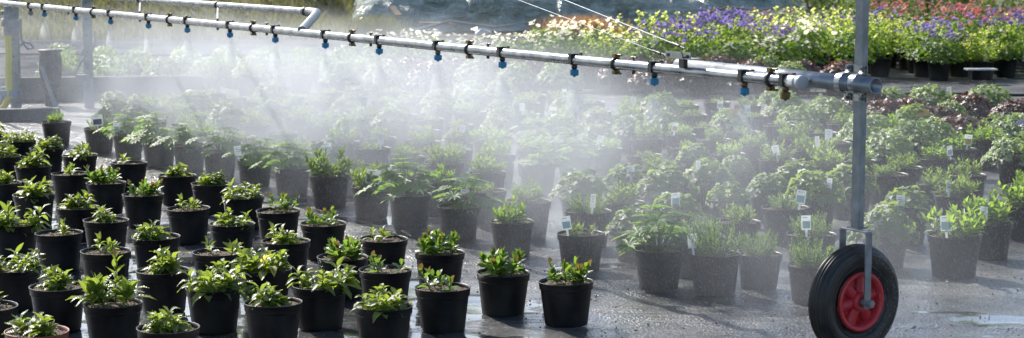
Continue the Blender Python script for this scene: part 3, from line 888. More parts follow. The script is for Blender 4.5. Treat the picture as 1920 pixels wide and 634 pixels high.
DM = [(-100, 0), (640, 0), (700, 18.9), (960, 18.9), (1200, 20.0), (1400, 21.4), (1640, 21.9), (1990, 22.6)]
def dmax(px):
    for (a, b), (c, d) in zip(DM, DM[1:]):
        if a <= px <= c: return b + (d - b) * (px - a) / (c - a)
    return 25.0
k = 0
D = 18.5
while D < 25:
    k += 1
    x = (640 - 960) / F * D
    i = 0
    while True:
        x += 0.44 + frng.uniform(-.06, .06)
        y = D + frng.uniform(-.08, .08)
        px, py = pix((x, y, 0))
        if px > 1990: break
        if y > dmax(px): continue
        if px > 1560 and y < 19.0: continue
        i += 1
        r = frng.random()
        back = (y - 18.5) / max(0.5, dmax(px) - 18.5)
        if px < 1240: kind = 'whitefl' if r < 0.66 else ('violet' if r < 0.84 else 'lime')
        elif px < 1590:
            if back < 0.3: kind = 'whitefl' if r < 0.26 else ('violet' if r < 0.66 else ('green' if r < .85 else 'lime'))
            elif back < 0.85: kind = 'lime' if r < 0.40 else 'violet'
            else: kind = 'violet' if r < 0.5 else ('lime' if r < 0.8 else 'redfl')
        else:
            if back < 0.2: kind = 'green' if r < 0.3 else ('violet' if r < 0.55 else 'lime')
            elif back < 0.5: kind = 'violet' if r < 0.5 else ('lime' if r < 0.8 else 'redfl')
            else: kind = 'redfl' if r < 0.74 else ('violet' if r < 0.84 else ('lime' if r < 0.9 else 'green'))
        hs = frng.uniform(0.78, 1.1) - 0.06 * back
        lb = '%s, %s from left in %s row of the flower bed' % (LOOK[kind], ORD[i], ORD[k])
        potted(Vector((x, y, 0)), kind, lb, 'flowering plant', 'flowering plants in the back bed', 1.05, 1.15, None, fz=hs * (0.85 if back < .15 else 1.0))
    D += 0.50
print('things', len([o for o in S.objects if o.parent is None]))

# small white slatted rack between the flower pots
t = thing('wire_rack', on_z(1838, 158, 0), 'low pale rack standing before flower pots at far right', 'rack')
mb = MB(); mb.box((0, 0, 0.15), 0.30, 0.16, 0.012); link('rack_top', mb.mesh('rack_top', M['capwhite']), t)
for sx in (-1, 1):
    mb = MB(); mb.tube([(sx * .12, -.05, .144), (sx * .10, -.06, .07), (sx * .13, -.05, .003)], 0.006, 6); link('leg', mb.mesh('leg', M['blackplastic']), t)

# ------------------------------------------------------------ background: tarp, bank, hedge, debris
def tarp_mat():
    m, nt, N, Lk, out = nodes_of('tarpaulin_plastic')
    p = N.new('ShaderNodeBsdfPrincipled'); p.inputs['Roughness'].default_value = 0.24
    tc = N.new('ShaderNodeTexCoord')
    nz = N.new('ShaderNodeTexNoise'); nz.inputs['Scale'].default_value = 1.4; nz.inputs['Detail'].default_value = 6
    Lk.new(tc.outputs['Object'], nz.inputs['Vector'])
    rp = N.new('ShaderNodeValToRGB'); rp.color_ramp.elements[0].color = (0.30, 0.37, 0.33, 1); rp.color_ramp.elements[1].color = (0.56, 0.61, 0.55, 1)
    rp.color_ramp.elements[0].position = .35; rp.color_ramp.elements[1].position = .7
    Lk.new(nz.outputs[0], rp.inputs[0]); Lk.new(rp.outputs[0], p.inputs['Base Color'])
    n2 = N.new('ShaderNodeTexNoise'); n2.inputs['Scale'].default_value = 3.5; n2.inputs['Detail'].default_value = 7; n2.inputs['Distortion'].default_value = 1.6
    mp = N.new('ShaderNodeMapping'); mp.inputs['Rotation'].default_value = (0, 0.6, 0.5); mp.inputs['Scale'].default_value = (0.6, 1.6, 2.2)
    Lk.new(tc.outputs['Object'], mp.inputs[0]); Lk.new(mp.outputs[0], n2.inputs['Vector'])
    b = N.new('ShaderNodeBump'); b.inputs['Strength'].default_value = 1.0; b.inputs['Distance'].default_value = 0.3
    Lk.new(n2.outputs[0], b.inputs['Height']); Lk.new(b.outputs[0], p.inputs['Normal'])
    Lk.new(p.outputs[0], out.inputs[0])
    return m
mb = MB()
nx, ny = 150, 46
vs = []
for j in range(ny):
    for i in range(nx):
        a, b = i / (nx - 1), j / (ny - 1)
        x = -2.6 + 7.8 * a; y = 28.6 + 6.0 * b + 1.4 * a
        env = min(1, a / 0.06, (1 - a) / 0.25) ** 0.7 * math.sin(PI * min(1, b * 1.0)) ** 0.75
        h = 1.55 * max(0, env)
        w = noise.noise(Vector((x * 1.3, y * 1.3, 0))) * 0.16 + abs(noise.noise(Vector((x * 2.8 + y, y * 2.0 - x, 4)))) * 0.16 + noise.noise(Vector((x * 6, y * 5, 9))) * 0.03
        z = h + w * min(1, h * 2.5 + 0.15)
        vs.append((x, y + 0.5 * noise.noise(Vector((x * 1.1, z * 2.5, 3))) + 0.22 * abs(noise.noise(Vector((x * 3.1 + z * 2, z * 5 - x, 8)))) - .1, max(-0.02, z)))
fs = [(j * nx + i, j * nx + i + 1, (j + 1) * nx + i + 1, (j + 1) * nx + i) for j in range(ny - 1) for i in range(nx - 1)]
mb.add(vs, fs, None, 0, True)
tp = link('tarpaulin', mb.mesh('tarpaulin', tarp_mat()))
tag(tp, 'grey green plastic tarpaulin draped over a long heap behind the flowers', 'tarpaulin')

# grassy bank on the left
mb = MB(); vs = []
nx, ny = 60, 24
def bank_h(x, y):
    a = min(1, max(0, (y - 26.5) / 5.0)); e = min(1, max(0, (-2.2 - x) / 1.2))
    return (1.5 * (a * a * (3 - 2 * a))) * e + 0.12 * noise.noise(Vector((x * .7, y * .7, 2))) * e * a
for j in range(ny):
    for i in range(nx):
        x = -22 + 20.2 * i / (nx - 1); y = 26.3 + 16 * j / (ny - 1)
        vs.append((x, y, bank_h(x, y) - 0.02))
mb.add(vs, [(j * nx + i, j * nx + i + 1, (j + 1) * nx + i + 1, (j + 1) * nx + i) for j in range(ny - 1) for i in range(nx - 1)], None, 0, True)
tag(link('hillside', mb.mesh('hillside', principled('bank_soil', (0.09, 0.08, 0.03), 0.9, noise_scale=2, col2=(0.15, 0.13, 0.05)))), kind='structure')
def blades(name, pts, hmin, hmax, w, mat, seed):
    rg = np.random.default_rng(seed)
    n = len(pts); P = np.array(pts)
    a = rg.uniform(0, 2 * PI, n); h = rg.uniform(hmin, hmax, n)
    lx, ly = rg.normal(0, .35, n) * h, rg.normal(0, .35, n) * h
    sx, sy = np.cos(a) * w, np.sin(a) * w
    V3 = np.zeros((n, 5, 3))
    V3[:, 0] = P - np.stack([sx, sy, 0 * sx], 1); V3[:, 1] = P + np.stack([sx, sy, 0 * sx], 1)
    mid = P + np.stack([lx * .35, ly * .35, h * .6], 1)
    V3[:, 2] = mid + np.stack([sx, sy, 0 * sx], 1) * .7; V3[:, 3] = mid - np.stack([sx, sy, 0 * sx], 1) * .7
    V3[:, 4] = P + np.stack([lx, ly, h], 1)
    fs = []
    for i in range(n):
        o = i * 5
        fs.append((o, o + 1, o + 2, o + 3)); fs.append((o + 3, o + 2, o + 4))
    mb = MB(); mb.add(V3.reshape(-1, 3).tolist(), fs)
    return mb.mesh(name, mat)
grng = random.Random(8)
pts = []
for i in range(15000):
    x = grng.uniform(-11, -2.3); y = 26.5 + 7 * grng.random() ** 1.4
    if noise.noise(Vector((x * .9, y * .9, 7))) < -0.25: continue
    pts.append((x, y, bank_h(x, y) - 0.03))
tag(link('grass', blades('grass', pts, 0.08, 0.3, 0.010, M['drygrass'], 1)), 'tall yellow green grass growing on the bank behind the mist', 'grass', kind='stuff')
# orange tufts
for (px, py, D, lb, n) in ((1088, 56, 27.2, 'rusty orange tuft of dry grass before the tarpaulin', 2100), (690, 55, 27.6, 'pale orange dry grass tuft at left end of the tarpaulin', 1500)):
    c = on_z(px, 60, 0); c = Vector((c.x / c.y * D, D, 0))
    pts = []
    for i in range(n):
        pts.append((grng.gauss(0, .24), grng.gauss(0, .16), 0))
    o = link('grass_tuft', blades('grass_tuft', pts, 0.12, 0.36, 0.005, M['orangegrass'] if n > 2000 else M['drygrass'], 3))
    o.location = c
    tag(o, lb, 'grass tuft')

# shrubs and trees at the back
def crown_mesh(seed, r, h, n, lw, mat):
    rg = random.Random(seed); mb = MB()
    clumps = []
    for i in range(46):
        a = rg.uniform(0, 6.28); q = math.sqrt(rg.random()); z = rg.random()
        rad = r * (0.45 + 0.6 * math.sin(PI * min(0.98, 0.15 + z * 0.8)))
        clumps.append((Vector((rad * q * math.cos(a), rad * q * math.sin(a), 0.12 + h * z)), rg.uniform(0.16, 0.34) * r))
    for i in range(n):
        c, cr = rg.choice(clumps)
        d = Vector((rg.gauss(0, 1), rg.gauss(0, 1), rg.gauss(0, 1))).normalized()
        p = c + d * cr * rg.random() ** 0.4
        if p.z < 0.02: p.z = rg.uniform(0.02, 0.2)
        mb.leaf(p, (d + rdir(rg, rg.uniform(-.5, .5))).normalized(), UP + d, lw * rg.uniform(.7, 1.4), lw * 0.5, 0.4, 0.2, 2)
    return mb.mesh('crown', mat)
def trunk_mesh(seed, h, r):
    rg = random.Random(seed); mb = MB()
    mb.tube([(0, 0, -0.05), (0.03, 0.02, h * .4), (-0.04, 0.05, h * .8)], r, 8, r_list=[r, r * .75, r * .4])
    for i in range(7):
        a = rg.uniform(0, 6.28); z = h * rg.uniform(.15, .7)
        mb.tube([(0, 0, z), (math.cos(a) * h * .15, math.sin(a) * h * .15, z + h * .12), (math.cos(a) * h * .3, math.sin(a) * h * .3, z + h * .3)], r * .4, 6, r_list=[r * .45, r * .3, r * .12])
    return mb.mesh('trunk', M['bark'])
CR = [crown_mesh(i, 1.25, 2.4, 5200, 0.085, M['hedge']) for i in range(2)] + [crown_mesh(5, 0.85, 0.9, 3400, 0.06, leafmat('shrub_leaf', (0.05, 0.09, 0.02), (0.1, 0.16, 0.03), (0.4, 0.5, 0.08), 0.5, 0.35))]
TR = [trunk_mesh(i, 2.4, 0.09) for i in range(2)] + [trunk_mesh(7, 0.8, 0.03)]
tl = [(-7.5, 35.5, 0), (-4.6, 36.5, 1), (-1.8, 37.0, 0), (1.2, 37.5, 1), (3.8, 37, 0), (6.0, 34.6, 1), (8.2, 34.0, 0), (10.4, 33.4, 1), (12.3, 35, 0)]
for i, (x, y, v) in enumerate(tl):
    z = 1.3 if x < -2.5 else 0
    where = ['above the grassy bank', 'above the bank beside the mist', 'behind the tarpaulin left end', 'behind the tarpaulin middle', 'behind the tarpaulin right end'][i] if i < 5 else 'behind the red flowers'
    lb = 'dark leafy tree %s, %s from left in the back line' % (where, ORD[i + 1])
    t = thing('hedge_tree', (x, y, z), lb, 'tree', 'trees along the back', i * 1.3)
    link('crown', CR[v], t); link('trunk', TR[v], t)
shl = [(4.9, 31.0, .75), (5.9, 30.2, 0.85), (6.9, 31.2, 1.1), (7.9, 30.2, .7), (9.0, 30.8, 1.0), (5.4, 32.4, 1.15), (7.4, 32.6, 1.2), (9.6, 32.2, 1.2)]
for i, (x, y, s) in enumerate(sorted(shl)):
    t = thing('shrub', (x, y, 0), 'low rounded green shrub beyond the flowers, %s from left right of tarpaulin' % ORD[i + 1], 'shrub', 'shrubs right of the tarpaulin', i * 2.1)
    t.scale = (s, s, s)
    link('foliage', CR[2], t); link('trunk', TR[2], t)

# debris along the foot of the tarpaulin
def debris(name, px0, py0, px1, py1, D, r, mat, lb, cat, sq=False, lift=0.0):
    a = on_y(px0, py0, D); b = on_y(px1, py1, D - 0.2)
    for q in (a, b): q.z = max(q.z, r)
    mb = MB()
    if sq:
        d = (b - a); L = d.length
        Mx = Matrix((d.normalized(), d.normalized().cross(UP).normalized() * -1, d.normalized().cross(UP).normalized().cross(d.normalized()))).transposed()
        mb.box((a + b) / 2 + UP * r, L, r * 5, r * 1.5, 0, Mx)
    else:
        m1 = a.lerp(b, .35) + Vector((0, 0, (b - a).length * .06)); m2 = a.lerp(b, .7) + Vector((0, 0, -(b - a).length * .02))
        mb.tube([a, m1, m2, b], r, 7, r_list=[r, r * .9, r * .7, r * .4])
    tag(link(name, mb.mesh(name, mat)), lb, cat)
debris('wooden_board', 786, 47, 858, 48, 28.4, 0.025, M['wood'], 'pale orange wooden board lying at foot of the tarpaulin', 'board', True)
debris('wooden_board', 735, 15, 748, 32, 28.6, 0.02, M['wood'], 'short pale board leaning on the left end of the tarpaulin', 'board', True)
debris('branch', 1420, 42, 1512, 17, 27.5, 0.022, M['wood'], 'long bare branch rising right before the tarpaulin right end', 'branch')
debris('branch', 1440, 46, 1530, 30, 27.3, 0.018, M['wood'], 'lower bare branch lying before the tarpaulin right end', 'branch')
debris('water_hose', 760, 62, 1000, 40, 27.2, 0.02, M['greyplastic'], 'grey hose lying along the foot of the tarpaulin', 'hose')
debris('branch', 1310, 30, 1470, 12, 28.3, 0.02, M['bark'], 'dark branch lying across the tarpaulin foot', 'branch')
for i, (px, py, s, w) in enumerate(((1284, 36, .13, 'first and leftmost'), (1300, 28, .11, 'second'), (1360, 32, .11, 'third, roundest'), (1400, 36, .08, 'fourth, smallest'), (1432, 24, .13, 'fifth and rightmost'))):
    mb = MB(); rg = random.Random(i)
    mb.box((0, 0, s * .45), s * 1.5, s, s * .9, 0, Matrix.Rotation(rg.uniform(0, 1), 3, 'Z'))
    me = mb.mesh('stone', M['stone'])
    o = link('stone', me); p = on_y(px, py, 28.0); o.location = (p.x, p.y, max(0, p.z - s))
    bv = o.modifiers.new('b', 'BEVEL'); bv.width = s * .22; bv.segments = 2
    tag(o, 'pale stone block holding the tarpaulin foot, %s from left' % w, 'stone', 'stones along the tarpaulin foot')
for i in range(16):
    rg = random.Random(100 + i)
    px = 690 + i * 17 + rg.uniform(-5, 5); py = rg.uniform(52, 66)
    p = on_z(px, py, 0)
    mb = MB()
    s = rg.uniform(.05, .16)
    mb.add([(-s, -s * .5, 0.0), (s, -s * .4, 0.02), (s * .8, s * .5, .05), (-s * .9, s * .4, .03), (-s * .2, 0, .09)], [(0, 1, 4), (1, 2, 4), (2, 3, 4), (3, 0, 4)])
    tag(link('plastic_scrap', mb.mesh('plastic_scrap', M['capwhite']), None, p, rg.uniform(0, 3)),
        'crumpled pale plastic scrap, %s from left on the ground before the tarpaulin' % ORD[i + 1], 'plastic scrap', 'plastic scraps before the tarpaulin')

# ------------------------------------------------------------ the irrigation boom
boom = thing('irrigation_boom', tuple(P0), 'long galvanised spray boom with blue nozzles resting on a red-hubbed wheel', 'irrigation boom')
def part(name, mb, mats, parent=None):
    me = mb.mesh(name, mats)
    o = bpy.data.objects.new(name, me); C.objects.link(o)
    o.parent = parent or boom
    if parent is None: me.transform(Matrix.Translation(-P0))
    else: me.transform(Matrix.Translation(-P0))
    return o
ZP = 0.96
B0 = on_z(1611, 156, ZP)            # where support pipe meets the post
Bend = on_z(1652, 161, ZP)
SUPL = on_z(1281, 123, ZP)          # left end of support pipe
B0, Bend, SUPL = [q - V * 0.024 for q in (B0, Bend, SUPL)]
mb = MB()
# hollow open-ended tube
d = (Bend - SUPL).normalized()
MX = d.to_track_quat('Z', 'Y').to_matrix()
Ls = (Bend - SUPL).length
mb.lathe([(0.0, 0.0), (0.0285, 0.0), (0.0285, Ls), (0.0245, Ls), (0.0245, Ls - 0.25), (0, Ls - 0.25)], 28, 0, MX, SUPL)
part('support_pipe', mb, M['galv'])
# spray pipe just in front of it
OFF = -V * 0.052 + UP * -0.006
ZS = ZP - 0.006
SR = 0.021
Sa = on_z(1497, 154, ZS)
Sb = on_z(-30, 2.5, ZS)
def spx(x):
    """point of the spray pipe seen at photo column x"""
    lo, hi = 0.0, 1.0
    for _ in range(40):
        m_ = (lo + hi) / 2
        if pix(Sa.lerp(Sb, m_))[0] > x: lo = m_
        else: hi = m_
    return Sa.lerp(Sb, lo)
Sfar = Sa + (Sb - Sa) * 1.35
sd = (Sb - Sa).normalized()
mb = MB(); mb.tube([Sa, Sa.lerp(Sfar, .33), Sa.lerp(Sfar, .66), Sfar], SR, 24, 0); part('spray_pipe', mb, M['galv'])
mb = MB()
Mc = (-sd).to_track_quat('Z', 'Y').to_matrix()
mb.lathe([(0.0, -0.045), (0.0235, -0.045), (0.0235, -0.012), (0.025, -0.010), (0.025, -0.004), (0.0235, -0.002), (0.0235, 0.006), (0.0255, 0.008), (0.0255, 0.024), (0.022, 0.027), (0, 0.027)], 28, 0, Mc, Sa)
part('end_cap', mb, M['capwhite'])
def align(dirv):
    x = dirv.normalized(); y = UP.cross(x).normalized(); z = x.cross(y)
    return Matrix((x, y, z)).transposed()
AX = align(-sd)
noz = [83, 142, 207, 278, 351, 431, 516, 610, 711, 821, 942, 1077, 1227, 1396]
for i, x in enumerate([57] + noz + [1473]):
    c = spx(x)
    mb = MB()
    last = (i == len(noz) + 1); grey = (i == 0)
    mb.lathe([(0.0212, -0.011), (0.0240, -0.011), (0.0240, 0.011), (0.0212, 0.011)], 18, 0, Mc, c)
    mb.box(c + UP * 0.021 - V * 0.006, 0.026, 0.03, 0.012, 0, AX)
    mb.box(c + UP * 0.004 - V * 0.0235, 0.020, 0.004, 0.04, 0, AX)
    mb.box(c + UP * 0.025 + (-sd) * 0.028, 0.05, 0.010, 0.004, 0, AX)
    mb.box(c + UP * 0.028 + (-sd) * 0.045, 0.008, 0.010, 0.006, 0, AX)
    mb.lathe([(0.011, 0), (0.013, -0.008), (0.013, -0.014), (0.010, -0.016), (0.010, -0.024)], 14, 1 if last or x in (1396, 821) else 0, None, c + UP * -0.020)
    nz_ = part('nozzle', mb, [M['blackplastic'], M['brass']])
    mb = MB()
    r = 0.0185
    prof = [(0.0, -0.044), (0.005, -0.044), (0.006, -0.040), (0.0155, -0.038), (r, -0.034), (r, -0.017), (0.0165, -0.013), (0.010, -0.012)]
    mb.lathe(prof, 10, 0, None, c + UP * -0.027, smooth=False)
    part('nozzle_cap', mb, M['brass'] if last else (M['greyplastic'] if grey else M['blue']), nz_)
for x in (175, 318, 475, 660, 880, 1155, 1445):
    c = spx(x); mb = MB()
    mb.lathe([(0.0215, -0.010), (0.0265, -0.009), (0.028, 0.0), (0.0265, 0.009), (0.0215, 0.010)], 20, 0, Mc, c)
    for s in (-1, 1):
        mb.box(c + UP * s * 0.034 , 0.02, 0.026, 0.014, 1, AX)
        mb.tube([c + UP * s * 0.037 + sd * 0.018, c + UP * s * 0.037 - sd * 0.035], 0.0045, 7, 1)
    part('pipe_clamp', mb, [M['blackplastic'], M['brass']])
for x in (695, 915, 1188, 350, 500, 128, 262, 408):
    c = spx(x); mb = MB()
    mb.tube([c - UP * 0.032, c + UP * 0.036], 0.005, 7); mb.tube([c + UP * 0.033 + sd * 0.016, c + UP * 0.033 - sd * 0.018], 0.004, 6)
    mb.tube([c - UP * 0.018, c - UP * 0.033], 0.007, 7)
    part('pipe_bolt', mb, M['blackplastic'])
# upper feed pipe with elbow
ZU = ZS + 0.075
Ua = on_z(582, 22, ZU); Ub = on_z(262, -1, ZU)
ud = (Ub - Ua).normalized()
Ufar = Ua + ud * 9.0
Uel = spx(566)
mb = MB(); mb.tube([Ua - sd * 0.02, Ufar], 0.0205, 18); part('feed_pipe', mb, M['galv'])
mb = MB()
pe = on_z(594, 24, ZU)
mb.tube([Ua + ud * .05, Ua - ud * 0.01, pe + UP * 0.002, pe * 0.85 + Uel * 0.15 - UP * 0.003, Uel + UP * 0.012], 0.024, 14); part('elbow', mb, M['galvdark'])
mb = MB(); mb.lathe([(0.0215, -0.02), (0.0265, -0.02), (0.0265, 0.02), (0.0215, 0.02)], 18, 0, Mc, Ua + ud * 0.06); part('pipe_clamp', mb, M['blackplastic'])
for xx in (262, 408):
    c = spx(xx); lo, hi = 0, 1
    u_ = min((Ua.lerp(Ufar, k / 400) for k in range(401)), key=lambda q: abs(pix(q)[0] - xx))
    mb = MB(); mb.tube([c + UP * .02, u_ - UP * .018], 0.007, 8)
    mb.lathe([(0.0208, -0.013), (0.0255, -0.012), (0.0255, 0.012), (0.0208, 0.013)], 16, 1, Mc, u_)
    part('hanger', mb, [M['galv'], M['blackplastic']])
# plate over the joint and its wires
pc = on_z(1281, 109, ZP + 0.045)
mb = MB(); Pl = align((Sa - Sb))
mb.box(pc, 0.155, 0.05, 0.004, 0, Pl); mb.box(pc + UP * 0.012 - V * 0.025, 0.155, 0.003, 0.026, 0, Pl); mb.box(pc - UP * 0.02, 0.03, 0.02, 0.035, 1, Pl)
for s in (-1, 1): mb.tube([pc + (Sa - Sb).normalized() * 0.06 * s + UP * 0.01 - V * 0.03, pc + (Sa - Sb).normalized() * 0.06 * s + UP * 0.01 - V * 0.018], 0.007, 8, 1)
part('mounting_plate', mb, [M['galv'], M['blackplastic']])

# left masts (feed end)
mastA = on_y(29, 150, 15.4); mastA.z = 0
mastB = on_y(166, 150, 16.0); mastB.z = 0
for q, w in ((mastA, 0.085), (mastB, 0.08)):
    mb = MB()
    mb.box((q.x, q.y, 1.3), w, w * .7, 2.6, 0, Matrix.Rotation(.3, 3, 'Z'))
    for z in np.arange(0.2, 2.5, 0.14): mb.box((q.x - .0, q.y - w * .36, z), 0.012, 0.012, 0.012, 1, Matrix.Rotation(.3, 3, 'Z'))
    part('mast', mb, [M['galvdark'], M['blackplastic']])
for a_, m_ in ((on_z(1248, 104, ZP + 0.05), Vector((mastA.x, mastA.y, 2.5))), (on_z(1283, 90, ZP + 0.14), Vector((mastB.x, mastB.y, 2.55)))):
    mb = MB(); mb.tube([a_, m_], 0.0015, 6); part('guy_wire', mb, M['galvdark'])
    mb = MB(); dd = (m_ - a_).normalized()
    mb.lathe([(0.002, 0.0), (0.006, 0.004), (0.003, 0.01), (0.006, 0.016), (0.003, 0.022), (0.006, 0.03), (0.003, 0.04), (0.006, 0.048), (0.003, 0.06)] , 8, 0, dd.to_track_quat('Z', 'Y').to_matrix(), a_ + dd * 0.03)
    mb.tube([pc - UP * .0, a_ + dd * .03], 0.003, 6)
    part('wire_spring', mb, M['blackplastic'])
# valve and yellow hose at the first mast
hx = on_y(14, 60, 15.2)
mb = MB()
v0 = on_y(15, 12, 15.2); v1 = on_y(14, 66, 15.2)
mb.tube([v0, v1], 0.034, 14)
mb.lathe([(0.03, -.03), (0.05, -.03), (0.05, .03), (0.03, .03)], 14, 0, None, on_y(14, 42, 15.2)); mb.box(on_y(24, 47, 15.15), 0.12, 0.05, 0.08)
mb.tube([on_y(2, 24, 15.2), on_y(24, 24, 15.2)], 0.018, 8)
part('valve', mb, M['galvdark'])
mb = MB()
mb.tube([on_y(14.5, 64, 15.2), on_y(16, 100, 15.2), on_y(15.5, 140, 15.2), on_y(17, 168, 15.2), on_y(15, 184, 15.2), on_y(9, 198, 15.2), on_y(0, 208, 15.2), on_y(-12, 209, 15.2)], 0.027, 12)
part('hose', mb, M['yellowhose'])
mb = MB()
mb.tube([on_y(8, 163, 15.25), on_y(9, 172, 15.25), on_y(6, 186, 15.25), on_y(0, 198, 15.25)], 0.03, 10); mb.box(on_y(18, 175, 15.2), .14, .05, .05)
part('pipe_bracket', mb, principled('blue_grey_paint', (0.14, 0.2, 0.27), 0.45))
mb = MB()
mb.tube([on_y(38, 35, 15.3), on_y(39, 62, 15.3), on_y(42, 80, 15.3), on_y(52, 92, 15.3), on_y(62, 90, 15.3), on_y(58, 82, 15.3), on_y(46, 79, 15.3), on_y(36, 86, 15.3)], 0.009, 7)
part('cable', mb, M['greyplastic'])
mb = MB()
mb.tube([on_y(176, 60, 15.9), on_y(179, 78, 15.9), on_y(172, 98, 15.9), on_y(160, 106, 15.9), on_y(153, 98, 15.9), on_y(158, 90, 15.9), on_y(160, 106, 15.9), on_y(146, 126, 15.9), on_y(142, 145, 15.9), on_y(147, 158, 15.9), on_y(156, 155, 15.9)], 0.009, 7)
mb.box(on_y(154, 150, 15.9), 0.09, 0.08, 0.09)
part('cable', mb, M['greyplastic'])
# end post, clamp, fork and wheel
PB = Vector((P0.x, P0.y, 0)) + V * 0.026 + U * 0.02
px_top = 0.455
RU = align(U)
mb = MB()
wb = 0.032
mb.box((PB.x, PB.y, (0.45 + 1.9) / 2), wb, wb, 1.9 - 0.45, 0, RU @ Matrix.Rotation(0.12, 3, 'Z'))
part('end_post', mb, M['galvdark'])
# saddle clamp
pcn = B0
mb = MB()
pl = PB - V * 0.0190
mb.box((pl.x, pl.y, ZP), 0.105, 0.004, 0.125, 0, RU)
for s in (-1, 1):
    cc = Vector((pl.x, pl.y, ZP)) + U * (s * 0.034)
    prof = []
    pts2 = [(-0.002, 0.062), (-0.002, 0.044), (-0.006, 0.038)] + [(-0.03 - 0.032 * math.sin(a), 0.032 * math.cos(a)) for a in [PI * k / 10 for k in range(11)]] + [(-0.006, -0.038), (-0.002, -0.044), (-0.002, -0.062)]
    vs = []
    for (o_, z_) in pts2:
        for sgn in (-1, 1):
            for th in (0, 0.0035):
                vs.append(cc + V * (o_ - 0.002 - (th if abs(z_) > 0.033 else 0)) + UP * (z_ + (th * (1 if z_ >= 0 else -1) if abs(z_) <= 0.033 else 0)) + U * (sgn * 0.0135))
    fs = []
    for k_ in range(len(pts2) - 1):
        a_ = k_ * 4; b_ = a_ + 4
        for (i_, j_) in ((0, 1), (1, 3), (3, 2), (2, 0)): fs.append((a_ + i_, a_ + j_, b_ + j_, b_ + i_))
    mb.add(vs, fs)
    for z_ in (0.053, -0.053):
        mb.tube([cc + UP * z_ - V * 0.003, cc + UP * z_ - V * 0.012], 0.009, 6, 1, True, False); mb.tube([cc + UP * z_ - V * 0.012, cc + UP * z_ - V * 0.02], 0.005, 8, 1)
part('pipe_saddle', mb, [M['galv'], M['galvdark']])
# wheel: axle along U, centre under the post
WR = 0.2
wc = Vector((P0.x, P0.y, WR))
Wm = (-U).to_track_quat('Z', 'Y').to_matrix()     # local z = towards the camera side along the axle
tw = 0.043
prof = []
for k_ in range(81):
    a = -2.35 + 4.7 * k_ / 80
    rr = 0.154 + 0.046 * math.cos(a); zz = tw * math.sin(a) * (1 - 0.0 * math.cos(a))
    if rr > 0.178: rr -= 0.0065 * (0.5 + 0.5 * math.cos(a * 24))
    prof.append((rr, zz))
prof = prof + [(0.103, tw * .62), (0.103, -tw * .62)]
mb = MB(); mb.lathe(prof, 72, 0, Wm, wc, True, True)
# raised bead and faint sidewall ribs
for rr, zz in ((0.127, 0.0372), (0.165, 0.0418)):
    mb.lathe([(rr - .003, zz - .002), (rr - .001, zz + .0018), (rr + .001, zz + .0018), (rr + .003, zz - .002)], 64, 0, Wm, wc)
tyre_mb = mb
mb = MB()
rim = [(0.106, 0.026), (0.114, 0.036), (0.1145, 0.043), (0.108, 0.045), (0.099, 0.043), (0.094, 0.030), (0.092, 0.005), (0.091, -0.028), (0.098, -0.040), (0.110, -0.044), (0.110, -0.036), (0.104, -0.026)]
mb.lathe([(a_ * 0.92, b_ * 0.93) for a_, b_ in rim], 56, 0, Wm, wc, True, True)
mb.lathe([(0.0, 0.040), (0.015, 0.040), (0.015, 0.044), (0.030, 0.044), (0.034, 0.040), (0.036, -0.038), (0.03, -0.042), (0.0, -0.042)], 32, 0, Wm, wc)
for k_ in range(6):
    a = 2 * PI * k_ / 6 + 0.2
    c_ = wc + Wm @ Vector((0.066 * math.cos(a), 0.066 * math.sin(a), -0.004))
    rot = Wm @ Matrix.Rotation(a, 3, 'Z')
    mb.box(c_ - Wm @ Vector((0, 0, 0.012)), 0.062, 0.005, 0.04, 0, rot)
    mb.tube([wc + Wm @ Vector((r_ * math.cos(a + .02), r_ * math.sin(a + .02), z_)) for r_, z_ in ((0.028, 0.012), (0.05, 0.006), (0.070, 0.0), (0.086, -0.006))], 0.012, 10, 0, r_list=[0.020, 0.022, 0.025, 0.030])
mb.lathe([(0.033, 0.012), (0.06, 0.004), (0.09, -0.002), (0.09, -0.008), (0.06, -0.002), (0.033, 0.006)], 48, 0, Wm, wc, True, True)
wheel = part('wheel', mb, M['redplastic'])
part('tyre', tyre_mb, M['rubber'], wheel)
mb = MB(); mb.tube([wc - (-U) * 0.075, wc + (-U) * 0.092], 0.009, 12)
mb.tube([wc + (-U) * 0.044, wc + (-U) * 0.066], 0.014, 14); mb.tube([wc + (-U) * 0.079, wc + (-U) * 0.089], 0.014, 6, 0, True, False)
part('axle', mb, M['galvdark'], wheel)
mb = MB()
zt = 0.448
for s in (-1, 1):
    bx = wc + (-U) * (0.0645 * s)
    mb.box((bx.x, bx.y, (zt + WR - 0.02) / 2 - 0.002), 0.005, 0.028, zt - WR + 0.016, 0, RU)
    mb.tube([bx - UP * 0.0 - U * 0.0026, bx - UP * 0.0 + U * 0.0026], 0.014, 16, 0)
mb.box((wc.x, wc.y, zt), 0.126, 0.028, 0.005, 0, RU)
for s in (-1, 1):
    bx = wc + (-U) * (0.0635 * s)
    mb.box((bx.x, bx.y, zt - .004), 0.007, 0.028, 0.011, 0, RU @ Matrix.Rotation(0.78 * s, 3, 'Y'))
mb.box((PB.x, PB.y, zt + 0.005), 0.055, 0.05, 0.006, 0, RU)
part('wheel_fork', mb, M['galvdark'])

